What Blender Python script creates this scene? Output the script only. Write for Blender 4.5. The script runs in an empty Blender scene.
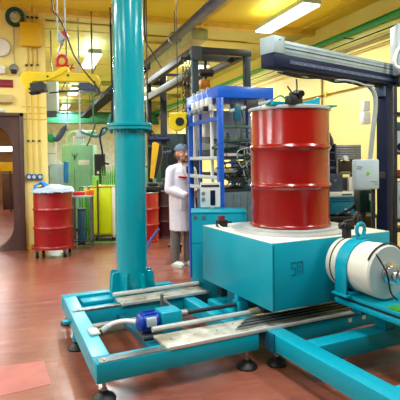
import bpy, bmesh, math, random
from mathutils import Vector, Matrix
random.seed(7)
R = math.radians
C = bpy.context.scene.collection
SC = bpy.context.scene

# ------------------------------------------------------------------ camera
HEAD, PITCH, ROLL, FPX, CAMZ = R(19), R(1.5), R(0.75), 480.0, 1.45
fw = Vector((math.sin(HEAD) * math.cos(PITCH), math.cos(HEAD) * math.cos(PITCH), -math.sin(PITCH)))
rt0 = Vector((math.cos(HEAD), -math.sin(HEAD), 0))
up0 = rt0.cross(fw)
rt = rt0 * math.cos(ROLL) - up0 * math.sin(ROLL)
up = rt.cross(fw)
cam = bpy.data.objects.new('camera', bpy.data.cameras.new('camera'))
C.objects.link(cam)
cam.matrix_world = Matrix(((rt.x, up.x, -fw.x, 0), (rt.y, up.y, -fw.y, 0), (rt.z, up.z, -fw.z, CAMZ), (0, 0, 0, 1)))
cam.data.sensor_width = 36
cam.data.lens = 36 * FPX / 400
cam.data.shift_y = -27.4 / 400
cam.data.clip_start = 0.05
SC.camera = cam

# ------------------------------------------------------------------ world, view
w = bpy.data.worlds.new('world'); SC.world = w; w.use_nodes = True
w.node_tree.nodes['Background'].inputs[0].default_value = (0.9, 0.95, 1.0, 1)
w.node_tree.nodes['Background'].inputs[1].default_value = 0.3
SC.view_settings.view_transform = 'Standard'
SC.view_settings.look = 'None'
SC.view_settings.gamma = 1
SC.view_settings.use_curve_mapping = False
SC.view_settings.exposure = -0.36
LAMP_W = 110.0
UP_SHARE = 0.12
LAMP_ROWS = {1.25: (2.2, 6.2, 11.1, 16.0, 20.6), 3.88: (2.1, 6.95, 11.7, 16.6), -1.9: (1.3, 5.6), -4.0: (3.4, 7.0)}
LAMP_Z = 3.72

def at(px, py, d):                      # the point seen at a place of the photograph, d metres along the heading
    r = fw + rt * ((px - 200) / FPX) + up * ((172.6 - py) / FPX)
    h = r.x * math.sin(HEAD) + r.y * math.cos(HEAD)
    return Vector((0, 0, CAMZ)) + r * (d / h)

# ------------------------------------------------------------------ materials
def lin(c):
    return tuple(((v / 255) / 12.92 if v / 255 <= 0.04045 else ((v / 255 + 0.055) / 1.055) ** 2.4) for v in c) + (1,)
MATS = {}
def mat(name, rgb, rough=0.5, metal=0.0, var=0.12, scale=6.0, bump=0.0, coat=0.0, rgb2=None, bscale=None, spec=0.5):
    if name in MATS: return MATS[name]
    m = bpy.data.materials.new(name); m.use_nodes = True
    n = m.node_tree.nodes; l = m.node_tree.links; b = n['Principled BSDF']
    tc = n.new('ShaderNodeTexCoord'); no = n.new('ShaderNodeTexNoise')
    no.inputs['Scale'].default_value = scale; no.inputs['Detail'].default_value = 5
    l.new(tc.outputs['Object'], no.inputs['Vector'])
    ra = n.new('ShaderNodeValToRGB'); c = lin(rgb)
    if rgb2: c0, c1 = lin(rgb2), c
    else: c0 = tuple(v * (1 - var) for v in c[:3]) + (1,); c1 = tuple(min(1, v * (1 + var)) for v in c[:3]) + (1,)
    ra.color_ramp.elements[0].color = c0; ra.color_ramp.elements[0].position = 0.35
    ra.color_ramp.elements[1].color = c1; ra.color_ramp.elements[1].position = 0.65
    l.new(no.outputs['Fac'], ra.inputs['Fac']); l.new(ra.outputs['Color'], b.inputs['Base Color'])
    b.inputs['Roughness'].default_value = rough; b.inputs['Metallic'].default_value = metal
    b.inputs['Coat Weight'].default_value = coat; b.inputs['Coat Roughness'].default_value = 0.12
    b.inputs['Specular IOR Level'].default_value = spec
    if bump:
        n2 = n.new('ShaderNodeTexNoise'); n2.inputs['Scale'].default_value = bscale or scale * 5
        n2.inputs['Detail'].default_value = 6
        bp = n.new('ShaderNodeBump'); bp.inputs['Strength'].default_value = bump; bp.inputs['Distance'].default_value = 0.01
        l.new(tc.outputs['Object'], n2.inputs['Vector']); l.new(n2.outputs['Fac'], bp.inputs['Height']); l.new(bp.outputs['Normal'], b.inputs['Normal'])
    MATS[name] = m
    return m
def emit(name, rgb, s):
    m = bpy.data.materials.new(name); m.use_nodes = True; n = m.node_tree.nodes; b = n['Principled BSDF']
    tc = n.new('ShaderNodeTexCoord'); no = n.new('ShaderNodeTexNoise'); no.inputs['Scale'].default_value = 3
    m.node_tree.links.new(tc.outputs['Object'], no.inputs['Vector'])
    b.inputs['Base Color'].default_value = lin(rgb); b.inputs['Emission Color'].default_value = lin(rgb)
    b.inputs['Emission Strength'].default_value = s
    MATS[name] = m; return m

TEAL = mat('teal_paint', (0, 156, 181), 0.4, 0, 0.05, 3, 0.06, 0.08, bscale=60, spec=0.3)
TEAL2 = mat('teal_paint_glossy', (0, 158, 176), 0.2, 0, 0.04, 2, 0.03, 0.3, bscale=30, spec=0.35)
TEALD = mat('teal_paint_dark', (0, 96, 120), 0.4, 0, 0.05)
RED = mat('red_drum_paint', (146, 5, 8), 0.22, 0, 0.12, 2.5, 0.10, 0.5, bscale=7)
RED2 = mat('old_red_drum_paint', (158, 8, 20), 0.32, 0, 0.12, 4, 0.15, 0.3, bscale=10)
REDB = mat('bright_red_paint', (205, 28, 24), 0.4)
STEEL = mat('galvanised_steel', (168, 172, 172), 0.35, 0.75, 0.15, 20)
STEELD = mat('dull_steel', (120, 124, 124), 0.4, 0.7, 0.15, 20)
PLATE = mat('worn_rail_plate', (206, 206, 196), 0.35, 0.15, 0.1, 9, 0.1, rgb2=(150, 142, 120))
LIP = mat('bright_rail_steel', (206, 210, 208), 0.28, 0.3, 0.08, 14)
CHROME = mat('chrome', (205, 205, 205), 0.18, 0.95, 0.05)
WHITE = mat('white_enamel', (232, 234, 230), 0.35, 0, 0.03)
WHITEG = mat('pale_grey_enamel', (184, 200, 206), 0.4, 0, 0.04)
OFFW = mat('off_white_enamel', (225, 222, 208), 0.4, 0, 0.04, 4)
GREY = mat('grey_paint', (128, 136, 140), 0.45)
GREYD = mat('dark_grey_paint', (44, 50, 54), 0.45)
BLACK = mat('black_rubber', (18, 19, 20), 0.5, 0, 0.2)
NAVY = mat('navy_paint', (14, 24, 54), 0.5, 0, 0.08, 3, spec=0.2)
NAVYL = mat('blue_grey_paint', (66, 84, 120), 0.4)
BLUE = mat('bright_blue_paint', (12, 96, 212), 0.35, 0, 0.06, coat=0.2)
BLUEM = mat('motor_blue', (0, 66, 180), 0.35, 0, 0.1, coat=0.2)
YEL = mat('crane_yellow', (252, 220, 0), 0.38, 0, 0.05, coat=0.2)
LIME = mat('lime_paint', (205, 222, 0), 0.4, 0, 0.06, 2)
GREEN = mat('leaf_green', (60, 160, 40), 0.45, 0, 0.3, 10)
GREENP = mat('pipe_green', (10, 150, 96), 0.35, coat=0.2)
GREENB = mat('beam_green', (40, 128, 88), 0.5)
GREENL = mat('machine_pale_green', (136, 196, 164), 0.5, 0, 0.06)
GREEND = mat('drab_green', (46, 92, 66), 0.5)
CONDUIT = mat('conduit_yellow', (230, 196, 76), 0.45, 0, 0.08)
BOXY = mat('junction_box_yellow', (226, 184, 26), 0.45, 0, 0.06)
BROWN = mat('door_brown', (78, 54, 50), 0.42, 0, 0.1, 5)
COAT = mat('coat_cloth', (226, 224, 236), 0.8, 0, 0.03, 20, 0.2)
TROUS = mat('grey_trouser_cloth', (110, 104, 104), 0.85, 0, 0.1, 30)
SKIN = mat('skin', (206, 150, 128), 0.5, 0, 0.05)
CAP = mat('cap_cloth', (92, 112, 138), 0.8)
HAIR = mat('dark_beard', (112, 80, 66), 0.8)
ORANGE = mat('orange_plastic', (236, 96, 20), 0.4)
PLASTIC = mat('clear_bag_plastic', (176, 196, 214), 0.25, 0, 0.08, 9, 0.3)
CLOTHB = mat('blue_cloth', (24, 130, 214), 0.6, 0, 0.15, 8)
LIGHT = emit('lamp_diffuser', (255, 255, 255), 3.0)
WALLY = mat('yellow_wall_paint', (242, 228, 148), 0.55, 0, 0.03, 0.8, 0.15, rgb2=(240, 218, 126), bscale=12)
WALLR = mat('pale_yellow_wall_paint', (240, 228, 150), 0.55, 0, 0.03, 0.9, 0.15, rgb2=(236, 220, 130), bscale=12)
CEILN = mat('ceiling_yellow', (248, 226, 60), 0.6, 0, 0.06, 0.7, 0.2, rgb2=(242, 214, 50), bscale=8)
CEILF = mat('ceiling_pale', (226, 226, 150), 0.6, 0, 0.06, 0.5, 0.2, rgb2=(206, 210, 130), bscale=8)

def floor_material():
    m = bpy.data.materials.new('red_floor'); m.use_nodes = True
    n = m.node_tree.nodes; l = m.node_tree.links; b = n['Principled BSDF']
    tc = n.new('ShaderNodeTexCoord')
    def noise(s, d, r=0.55, stretch=None):
        x = n.new('ShaderNodeTexNoise'); x.inputs['Scale'].default_value = s; x.inputs['Detail'].default_value = d; x.inputs['Roughness'].default_value = r
        if stretch:
            mp = n.new('ShaderNodeMapping'); mp.inputs['Scale'].default_value = stretch[:3]; mp.inputs['Rotation'].default_value = (0, 0, R(stretch[3]))
            l.new(tc.outputs['Object'], mp.inputs[0]); l.new(mp.outputs[0], x.inputs['Vector'])
        else: l.new(tc.outputs['Object'], x.inputs['Vector'])
        return x
    a = noise(1.1, 6); r1 = n.new('ShaderNodeValToRGB')
    r1.color_ramp.elements[0].position = 0.32; r1.color_ramp.elements[0].color = lin((128, 62, 44))
    r1.color_ramp.elements[1].position = 0.7; r1.color_ramp.elements[1].color = lin((162, 92, 70))
    l.new(a.outputs['Fac'], r1.inputs['Fac'])
    s = noise(2.2, 8, 0.7, (1, 5, 1, 20)); r2 = n.new('ShaderNodeValToRGB')
    r2.color_ramp.elements[0].position = 0.5; r2.color_ramp.elements[0].color = (0, 0, 0, 1)
    r2.color_ramp.elements[1].position = 0.78; r2.color_ramp.elements[1].color = (0.55, 0.55, 0.55, 1)
    l.new(s.outputs['Fac'], r2.inputs['Fac'])
    mx = n.new('ShaderNodeMix'); mx.data_type = 'RGBA'
    l.new(r2.outputs['Color'], mx.inputs[0]); l.new(r1.outputs['Color'], mx.inputs[6]); mx.inputs[7].default_value = lin((206, 142, 134))
    # faint paint-filled joints of the tiles below the paint
    bt = n.new('ShaderNodeTexBrick'); bt.offset = 0; bt.inputs['Scale'].default_value = 1; bt.inputs['Brick Width'].default_value = 0.3; bt.inputs['Row Height'].default_value = 0.3
    bt.inputs['Mortar Size'].default_value = 0.004; bt.inputs['Mortar Smooth'].default_value = 0.6
    bt.inputs['Color1'].default_value = (1, 1, 1, 1); bt.inputs['Color2'].default_value = (0.93, 0.93, 0.93, 1); bt.inputs['Mortar'].default_value = (0.8, 0.8, 0.8, 1)
    mp = n.new('ShaderNodeMapping'); mp.inputs['Rotation'].default_value = (0, 0, R(7)); l.new(tc.outputs['Object'], mp.inputs[0]); l.new(mp.outputs[0], bt.inputs['Vector'])
    mu = n.new('ShaderNodeMix'); mu.data_type = 'RGBA'; mu.blend_type = 'MULTIPLY'; mu.inputs[0].default_value = 1
    l.new(mx.outputs[2], mu.inputs[6]); l.new(bt.outputs['Color'], mu.inputs[7]); l.new(mu.outputs[2], b.inputs['Base Color'])
    f = noise(5, 5); rr = n.new('ShaderNodeMapRange'); rr.inputs[3].default_value = 0.22; rr.inputs[4].default_value = 0.42
    l.new(f.outputs['Fac'], rr.inputs[0]); l.new(rr.outputs[0], b.inputs['Roughness'])
    bp = n.new('ShaderNodeBump'); bp.inputs['Strength'].default_value = 0.12; bp.inputs['Distance'].default_value = 0.02
    g = noise(7, 4); l.new(g.outputs['Fac'], bp.inputs['Height']); l.new(bp.outputs['Normal'], b.inputs['Normal'])
    b.inputs['Coat Weight'].default_value = 0.6; b.inputs['Coat Roughness'].default_value = 0.22
    return m
FLOOR = floor_material()

# ------------------------------------------------------------------ mesh helpers
def B(): return bmesh.new()
def box(bm, x0, x1, y0, y1, z0, z1, bev=0.0, M=None):
    r = bmesh.ops.create_cube(bm, size=1)
    vs = r['verts']
    for v in vs:
        v.co = Vector((x0 + (v.co.x + .5) * (x1 - x0), y0 + (v.co.y + .5) * (y1 - y0), z0 + (v.co.z + .5) * (z1 - z0)))
    if bev:
        es = list({e for v in vs for e in v.link_edges})
        rr = bmesh.ops.bevel(bm, geom=es, offset=bev, segments=2, affect='EDGES', profile=0.5)
        vs = list({v for f in rr['faces'] for v in f.verts} | {v for v in vs if v.is_valid})
    if M is not None:
        for v in vs: v.co = M @ v.co
    return bm
def frame_axes(d):
    d = d.normalized(); a = Vector((0, 0, 1)) if abs(d.z) < 0.9 else Vector((1, 0, 0))
    u = d.cross(a).normalized(); return u, u.cross(d).normalized()
def cyl(bm, p0, p1, r0, r1=None, seg=16, caps=True):
    p0, p1 = Vector(p0), Vector(p1); r1 = r0 if r1 is None else r1
    u, v = frame_axes(p1 - p0)
    ra = [bm.verts.new(p0 + (u * math.cos(t) + v * math.sin(t)) * r0) for t in [2 * math.pi * k / seg for k in range(seg)]]
    rb = [bm.verts.new(p1 + (u * math.cos(t) + v * math.sin(t)) * r1) for t in [2 * math.pi * k / seg for k in range(seg)]]
    for k in range(seg): bm.faces.new((ra[k], ra[(k + 1) % seg], rb[(k + 1) % seg], rb[k]))
    if caps: bm.faces.new(ra[::-1]); bm.faces.new(rb)
    return bm
def smooth_path(pts, n=6):
    pts = [Vector(p) for p in pts]
    if len(pts) < 3: return pts
    out = []
    for i in range(len(pts) - 1):
        p0 = pts[max(0, i - 1)]; p1 = pts[i]; p2 = pts[i + 1]; p3 = pts[min(len(pts) - 1, i + 2)]
        for k in range(n):
            t = k / n
            out.append(0.5 * ((2 * p1) + (-p0 + p2) * t + (2 * p0 - 5 * p1 + 4 * p2 - p3) * t * t + (-p0 + 3 * p1 - 3 * p2 + p3) * t ** 3))
    out.append(pts[-1]); return out
def tube(bm, pts, r, seg=8, smooth=True, n=5):
    P = smooth_path(pts, n) if smooth else [Vector(p) for p in pts]
    rings = []; u = None
    for i, p in enumerate(P):
        d = (P[min(i + 1, len(P) - 1)] - P[max(i - 1, 0)]).normalized()
        if u is None: u, v = frame_axes(d)
        else:
            u = (u - d * u.dot(d)).normalized(); v = d.cross(u).normalized()
        rings.append([bm.verts.new(p + (u * math.cos(2 * math.pi * k / seg) + v * math.sin(2 * math.pi * k / seg)) * r) for k in range(seg)])
    for a, b in zip(rings, rings[1:]):
        for k in range(seg): bm.faces.new((a[k], a[(k + 1) % seg], b[(k + 1) % seg], b[k]))
    bm.faces.new(rings[0][::-1]); bm.faces.new(rings[-1])
    return bm
def lathe(bm, prof, c=(0, 0, 0), seg=48, axis='Z', caps=True):
    c = Vector(c); rings = []
    ax = {'Z': (Vector((1, 0, 0)), Vector((0, 1, 0)), Vector((0, 0, 1))), 'Y': (Vector((0, 0, 1)), Vector((1, 0, 0)), Vector((0, 1, 0))), 'X': (Vector((0, 1, 0)), Vector((0, 0, 1)), Vector((1, 0, 0)))}[axis]
    for r, z in prof:
        rings.append([bm.verts.new(c + ax[2] * z + (ax[0] * math.cos(2 * math.pi * k / seg) + ax[1] * math.sin(2 * math.pi * k / seg)) * r) for k in range(seg)])
    for a, b in zip(rings, rings[1:]):
        for k in range(seg): bm.faces.new((a[k], a[(k + 1) % seg], b[(k + 1) % seg], b[k]))
    if caps: bm.faces.new(rings[0][::-1]); bm.faces.new(rings[-1])
    return bm
def prism(bm, poly, t0, t1, plane='XZ'):
    def P(a, b, t): return {'XZ': Vector((a, t, b)), 'XY': Vector((a, b, t)), 'YZ': Vector((t, a, b))}[plane]
    A = [bm.verts.new(P(a, b, t0)) for a, b in poly]; Bv = [bm.verts.new(P(a, b, t1)) for a, b in poly]
    n = len(poly)
    for k in range(n): bm.faces.new((A[k], A[(k + 1) % n], Bv[(k + 1) % n], Bv[k]))
    bm.faces.new(A[::-1]); bm.faces.new(Bv); return bm
def ellipsoid(bm, c, r, seg=20, M=None):
    q = bmesh.ops.create_uvsphere(bm, u_segments=seg, v_segments=max(8, seg // 2), radius=1)
    for v in q['verts']:
        p = Vector((v.co.x * r[0], v.co.y * r[1], v.co.z * r[2]))
        if M is not None: p = M @ p
        v.co = Vector(c) + p
    return bm

FO = {}
def finish(bm, name, angle=35):
    bmesh.ops.recalc_face_normals(bm, faces=bm.faces[:])
    me = bpy.data.meshes.new(name); bm.to_mesh(me); bm.free()
    for p in me.polygons: p.use_smooth = True
    me.set_sharp_from_angle(angle=R(angle))
    return me
def obj(name, bm, m, parent=None, bevel=0.0, label=None, kind=None, angle=35):
    fo = FO.get(parent.name, Vector()) if parent else Vector()
    if fo.length: bmesh.ops.translate(bm, vec=-fo, verts=bm.verts[:])
    me = finish(bm, name, angle); me.materials.append(m)
    o = bpy.data.objects.new(name, me); C.objects.link(o)
    if parent: o.parent = parent; FO[o.name] = fo
    if bevel:
        md = o.modifiers.new('bevel', 'BEVEL'); md.width = bevel; md.segments = 2; md.limit_method = 'ANGLE'; md.angle_limit = R(40)
    if label: o['label'] = label
    if kind: o['kind'] = kind
    return o
def thing(name, label, cat, loc=(0, 0, 0), rotz=0.0, group=None, fo=None):
    o = bpy.data.objects.new(name, None); C.objects.link(o)
    o.empty_display_size = 0.1
    o.location = loc; o.rotation_euler = (0, 0, rotz); o['label'] = label; o['category'] = cat
    if group: o['group'] = group
    FO[o.name] = Vector(fo) if fo is not None else Vector()
    return o
def wthing(name, label, cat, loc, group=None):            # parts are given in room coordinates
    return thing(name, label, cat, loc, 0, group, loc)
MR = R(7); MM = Matrix.Rotation(MR, 3, 'Z')
def mthing(name, label, cat, loc, group=None):            # parts are given in the machine's own axes, turned 7 degrees in the room
    return thing(name, label, cat, MM @ Vector(loc), MR, group, loc)
def struct(name, bm, m, parent=None, bevel=0.0):
    return obj(name, bm, m, parent, bevel, kind=None if parent else 'structure')
def solo(o, label, cat, group=None):
    # a thing that is one mesh: put its origin at its base
    me = o.data; n = len(me.vertices)
    c = sum((v.co for v in me.vertices), Vector()) / n; z = min(v.co.z for v in me.vertices); c.z = z
    me.transform(Matrix.Translation(-c)); o.location = o.location + c
    o['label'] = label; o['category'] = cat
    if group: o['group'] = group
    return o
def dup(root, loc, rotz=None, label=None):
    r = root.copy(); C.objects.link(r); r.location = loc
    if rotz is not None: r.rotation_euler = (0, 0, rotz)
    if label: r['label'] = label
    for ch in list(root.children):
        c = ch.copy(); C.objects.link(c); c.parent = r
        for g in list(ch.children):
            d = g.copy(); C.objects.link(d); d.parent = c
    return r
def apply_mods(o):
    dg = bpy.context.evaluated_depsgraph_get()
    me = bpy.data.meshes.new_from_object(o.evaluated_get(dg))
    o.modifiers.clear(); o.data = me
    for p in me.polygons: p.use_smooth = True

# ------------------------------------------------------------------ the room
WY, FY, WX, CZ = 8.46, 24.0, 5.4, 4.03       # door wall, far wall, right wall, ceiling height
LX, BY = -5.0, -4.5                           # walls behind and left of the camera
struct('floor', box(B(), LX - .2, WX + .2, BY - .2, FY + .2, -0.1, 0), FLOOR)
ceil = box(B(), LX - .2, WX + .2, BY - .2, WY + .1, CZ, CZ + .12)
struct('ceiling', ceil, CEILN)
b = box(B(), LX - .2, WX + .2, WY + .1, FY + .2, CZ - 0.03, CZ + .12)
cf = struct('ceiling', b, CEILF)
for k in range(9):                            # cover battens of the far ceiling boards
    y = WY + 1.2 + k * 1.6
    struct('batten', box(B(), 0.21, WX, y, y + .05, CZ - .045, CZ - .028), CEILF, cf)
struct('trim_1', box(B(), LX, WX, WY - .02, WY + .12, CZ - .10, CZ + .01), CONDUIT)
# door wall with its opening
DX0, DX1, DZ = -2.1, -0.17, 2.24
b = B()
box(b, LX - .2, DX0, WY, WY + .24, 0, CZ); box(b, DX1, 0.21, WY, WY + .24, 0, CZ); box(b, DX0, DX1, WY, WY + .24, DZ, CZ)
wl = struct('wall_left', b, WALLY)
struct('wall_side', box(B(), -0.03, 0.21, WY + .24, FY, 0, CZ), WALLY)
struct('wall_right', box(B(), WX, WX + .2, BY, FY, 0, CZ), WALLR)
struct('wall_back', box(B(), 0.21, WX, FY, FY + .2, 0, CZ), mat('far_wall_paint', (232, 248, 242), 0.6))
WALLN = mat('grey_white_wall_paint', (150, 158, 166), 0.6)
struct('wall_near', box(B(), LX - .2, WX + .2, BY - .2, BY, 0, CZ), WALLN)
struct('wall_outer', box(B(), LX - .2, LX, BY, WY, 0, CZ), mat('white_wall_paint', (225, 232, 236), 0.6))
# brown door casing with rounded inner corners
b = B()
def rrect(x0, x1, z0, z1, r, n=8):
    out = []
    for cx, cz, a in ((x1 - r, z1 - r, 0), (x0 + r, z1 - r, 90), (x0 + r, z0 + r, 180), (x1 - r, z0 + r, 270)):
        for k in range(n + 1):
            t = R(a + 90 * k / n); out.append((cx + r * math.cos(t), cz + r * math.sin(t)))
    return out
inn = rrect(DX0 + .17, DX1 - .17, .005, DZ - .13, .42)
outp = []
for x, z in inn:
    # matching point on the outer rectangle
    cx, cz = (DX0 + DX1) / 2, DZ / 2; dx, dz = x - cx, z - cz
    k = min((DX1 - cx) / abs(dx) if dx else 9, (DZ - cz) / abs(dz) if dz else 9); outp.append((cx + dx * k, cz + dz * k))
# make sure outer corners exist
for cxx, czz in ((DX0, 0), (DX0, DZ), (DX1, 0), (DX1, DZ)):
    j = min(range(len(outp)), key=lambda i: (outp[i][0] - cxx) ** 2 + (outp[i][1] - czz) ** 2); outp[j] = (cxx, czz)
n = len(inn); rows = []
for (ring, y) in ((inn, WY + .26), (inn, WY - .03), (outp, WY - .05), (outp, WY + .26)):
    rows.append([b.verts.new((x, y, z)) for x, z in ring])
for i in range(4):
    A, Z = rows[i], rows[(i + 1) % 4]
    for k in range(n): b.faces.new((A[k], A[(k + 1) % n], Z[(k + 1) % n], Z[k]))
dr = struct('door_1', b, BROWN)
struct('casing', box(box(B(), DX1 - .05, DX1 + .012, WY - .075, WY, 0, DZ + .02, .006), DX0 - .012, DX1 + .012, WY - .075, WY, DZ - .04, DZ + .02, .006), BROWN, dr)
# corridor behind the door
struct('wall_corridor', box(box(B(), DX0 - .9, DX0 - .7, WY + .26, 20, 0, 2.9), DX0 - .9, -0.03, 20, 20.2, 0, 2.9), mat('corridor_brown', (186, 148, 100), 0.6))
b = B(); box(b, DX0 - .9, -0.03, WY + .26, 20.2, 2.9, 3.0)
struct('ceiling', b, mat('corridor_ceiling', (232, 212, 164), 0.6))
struct('baseboard_left', box(B(), DX1 + .012, 0.21, WY - .012, WY, 0, .09), CONDUIT)

# pink patch on the floor, one coat of newer paint
q = [at(-45, 364, 3.35), at(47, 362, 3.35), at(49, 385, 3.05), at(-45, 395, 3.0)]
def onfloor(px, py):
    r = at(px, py, 1) - Vector((0, 0, CAMZ)); return Vector((0, 0, CAMZ)) + r * (CAMZ / -r.z)
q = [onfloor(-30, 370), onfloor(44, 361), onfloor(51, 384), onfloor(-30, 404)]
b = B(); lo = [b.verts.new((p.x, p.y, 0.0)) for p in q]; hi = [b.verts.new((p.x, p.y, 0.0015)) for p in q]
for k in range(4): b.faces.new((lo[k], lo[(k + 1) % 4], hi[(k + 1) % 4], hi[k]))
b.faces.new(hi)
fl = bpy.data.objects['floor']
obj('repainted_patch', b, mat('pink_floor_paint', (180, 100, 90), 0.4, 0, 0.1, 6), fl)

# ------------------------------------------------------------------ ceiling lamps
lampnames = {(1.25, 6.2): 'white ceiling lamp just above the top of the teal column',
             (1.25, 11.1): 'largest ceiling lamp on the left, just right of the yellow lifting beam',
             (1.25, 16.0): 'small ceiling lamp under the right half of the yellow lifting beam',
             (1.25, 20.6): 'smallest farthest ceiling lamp above the pale green machine',
             (3.88, 6.95): 'long bright ceiling lamp above the pale end of the gantry arm',
             (3.88, 11.7): 'far ceiling lamp seen through the black steel frame',
             (3.88, 16.6): 'farthest ceiling lamp in the right row behind the black steel frame'}
near_names = {(1.25, 2.2): 'ceiling lamp out of view above the front of the teal base frame', (3.88, 2.1): 'ceiling lamp out of view above the white cylinder table',
              (-1.9, 1.3): 'ceiling lamp out of view above the open floor on the left', (-1.9, 5.6): 'ceiling lamp out of view in front of the brown doorway',
              (-4.0, 3.4): 'added ceiling lamp out of view beside the far left white wall', (-4.0, 7.0): 'added ceiling lamp out of view in the corner left of the doorway'}  # outermost left pair is added to light the left-hand faces
def make_lamp(x, y, label, group=None, on=True):
    hx, hy, z = 0.16, 0.82, LAMP_Z
    t = wthing('ceiling_lamp', label, 'lamp', (x, y, z), group)
    b = B(); prism(b, [(x - hx, z), (x + hx, z), (x + hx * .8, z + .09), (x - hx * .8, z + .09)], y - hy, y + hy)
    obj('housing', b, WHITEG, t)
    obj('diffuser', box(B(), x - hx * .88, x + hx * .88, y - hy * .97, y + hy * .97, z - .03, z), LIGHT, t)
    for s in (-.5, .5):
        obj('hanger', cyl(B(), (x, y + s, z + .09), (x, y + s, CZ - .03), .006, seg=6), STEELD, t)
    ld = bpy.data.lights.new('lamp_light', 'AREA'); ld.shape = 'RECTANGLE'; ld.size = hx * 1.8; ld.size_y = hy * 1.95
    ld.energy = LAMP_W * (1.9 if y > 10 else 1.0); ld.color = (0.86, 0.95, 1.0)
    lo = bpy.data.objects.new('lamp_light', ld); C.objects.link(lo); lo.location = (0, 0, -.032); lo.parent = t
    lu = ld.copy(); lu.energy = LAMP_W * UP_SHARE      # added upward fill over each housing to brighten the ceiling
    lo = bpy.data.objects.new('ceiling_fill', lu); C.objects.link(lo); lo.location = (0, 0, .095); lo.rotation_euler = (math.pi, 0, 0); lo.parent = t
for x, ys in LAMP_ROWS.items():
    for y in ys:
        if (x, y) in lampnames: make_lamp(x, y, lampnames[(x, y)])
        else: make_lamp(x, y, near_names[(x, y)])
for k_, (yy, lab) in enumerate(((11.0, 'near'), (15.5, 'far'))):
    p = (-1.4, yy, 2.85)
    t = wthing('corridor_lamp', f'{lab} strip lamp on the corridor ceiling behind the brown doorway', 'lamp', p)
    obj('housing', box(B(), p[0] - .6, p[0] + .6, p[1] - .1, p[1] + .1, 2.83, 2.9), WHITEG, t)
    obj('diffuser', box(B(), p[0] - .58, p[0] + .58, p[1] - .09, p[1] + .09, 2.8, 2.83), LIGHT, t)
    ld = bpy.data.lights.new('lamp_light', 'AREA'); ld.shape = 'RECTANGLE'; ld.size = 1.1; ld.size_y = .3; ld.energy = 80
    lo = bpy.data.objects.new('lamp_light', ld); C.objects.link(lo); lo.parent = t; lo.location = (0, 0, -.06)
t = wthing('corridor_strip_light', 'long white lit strip at eye height far down the corridor beyond the doorway', 'lamp', (-1.4, 19.8, 1.85))
obj('strip_housing', box(B(), -2.6, -.1, 19.8, 19.99, 1.84, 2.1, .01), WHITEG, t)
obj('strip_diffuser', box(B(), -2.55, -.15, 19.78, 19.8, 1.88, 2.06), LIGHT, t)

# ------------------------------------------------------------------ base frame (left)
def foot(t, x, y, top=0.13):
    f = obj('foot', lathe(B(), [(.072, 0), (.074, .012), (.06, .03), (.03, .045), (.028, .055)], (x, y, 0), 24), BLACK, t)
    obj('stem', cyl(B(), (x, y, .05), (x, y, top + .005), .011, seg=10), STEEL, f)
    obj('nut', cyl(B(), (x, y, .058), (x, y, .072), .02, seg=6), STEEL, f)
def bolt(t, x, y, z, r=.009):
    obj('bolt', cyl(B(), (x, y, z), (x, y, z + r * .7), r, seg=6), STEEL, t)
ZB, ZT = 0.13, 0.25
fr = mthing('base_frame', 'teal steel base frame on black levelling feet carrying rails and the column', 'frame', (1.28, 3.6, 0))
X0, X1, Y0, Y1 = .665, 1.80, 2.79, 4.42
bev = .006
obj('beam', box(B(), X0, X1, Y0, Y0 + .12, ZB, ZT, bev), TEAL, fr)
b = B(); prism(b, [(X0, Y0 + .12), (X0 + .115, Y0 + .12), (X0 + .195, Y1 - .1), (X0 + .08, Y1 - .1)], ZB, ZT, 'XY'); obj('beam', b, TEAL, fr, bevel=.006)
obj('beam', box(B(), X0 + .08, X1, Y1 - .1, Y1, ZB, ZT, bev), TEAL, fr)
obj('beam', box(B(), X1 - .1, X1, Y0 + .12, Y1 - .1, ZB, ZT - .01, bev), TEAL, fr)
obj('beam', box(B(), X0 + .17, X1 - .1, 3.86, 3.98, ZB, ZT - .01, bev), TEAL, fr)
obj('recess_plate', box(B(), X0 + .19, 1.72, 3.98, Y1 - .1, ZB + .03, ZT - .055, .004), TEAL, fr)
for x in (1.02,):
    obj('raised_edge', box(B(), X0 + .22, 1.16, 4.16, 4.31, ZT - .055, ZT - .02, .01), TEAL, fr)
# rail plates, guide rods
obj('rail_plate', box(B(), X0 + .02, 1.14, Y0 + .005, Y0 + .075, ZT, ZT + .006), STEELD, fr)
obj('rail_plate', box(B(), 1.12, 2.95, Y0 + .004, 3.05, ZT - .005, ZT + .012, .002), PLATE, fr)
obj('rail_lip', box(B(), 1.14, 2.95, Y0 - .004, Y0 + .014, ZT - .002, ZT + .022, .002), LIP, fr)
obj('rail_plate', box(B(), X0 + .075, 1.14, 3.86, 3.92, ZT - .01, ZT + .006), STEELD, fr)
obj('rail_plate', box(B(), 1.14, 1.95, 3.84, 4.06, ZT - .005, ZT + .012, .002), PLATE, fr)
obj('rail_lip', box(B(), 1.14, 1.95, 3.834, 3.85, ZT - .002, ZT + .022, .002), LIP, fr)
obj('guide_rod', cyl(B(), (1.13, 3.10, ZT + .034), (2.95, 3.10, ZT + .034), .02, seg=16), LIP, fr)
obj('guide_rod', cyl(B(), (1.13, 4.08, ZT + .034), (1.96, 4.08, ZT + .034), .02, seg=16), LIP, fr)
for k in range(10):
    bolt(fr, 1.2 + k * .17, 2.93 if k < 3 else 3.0, ZT + .012, .007)
    if k < 5: bolt(fr, 1.2 + k * .17, 3.92, ZT + .012, .007)
for (x, y) in ((.72, 2.83), (.79, 3.89), (1.08, 2.83), (.80, 4.37)): bolt(fr, x, y, ZT + .005)
for (x, y) in ((.725, 2.86), (.745, 3.74), (1.73, 2.84), (.80, 4.36), (1.74, 4.36)): foot(fr, x, y)
obj('foot_bracket', cyl(B(), (.745, 3.74, .065), (.745, 3.74, ZB), .035, seg=16), TEAL, fr)
obj('side_lug', box(B(), .66, .73, 3.84, 3.9, .17, .19, .003), TEAL, fr)
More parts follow.
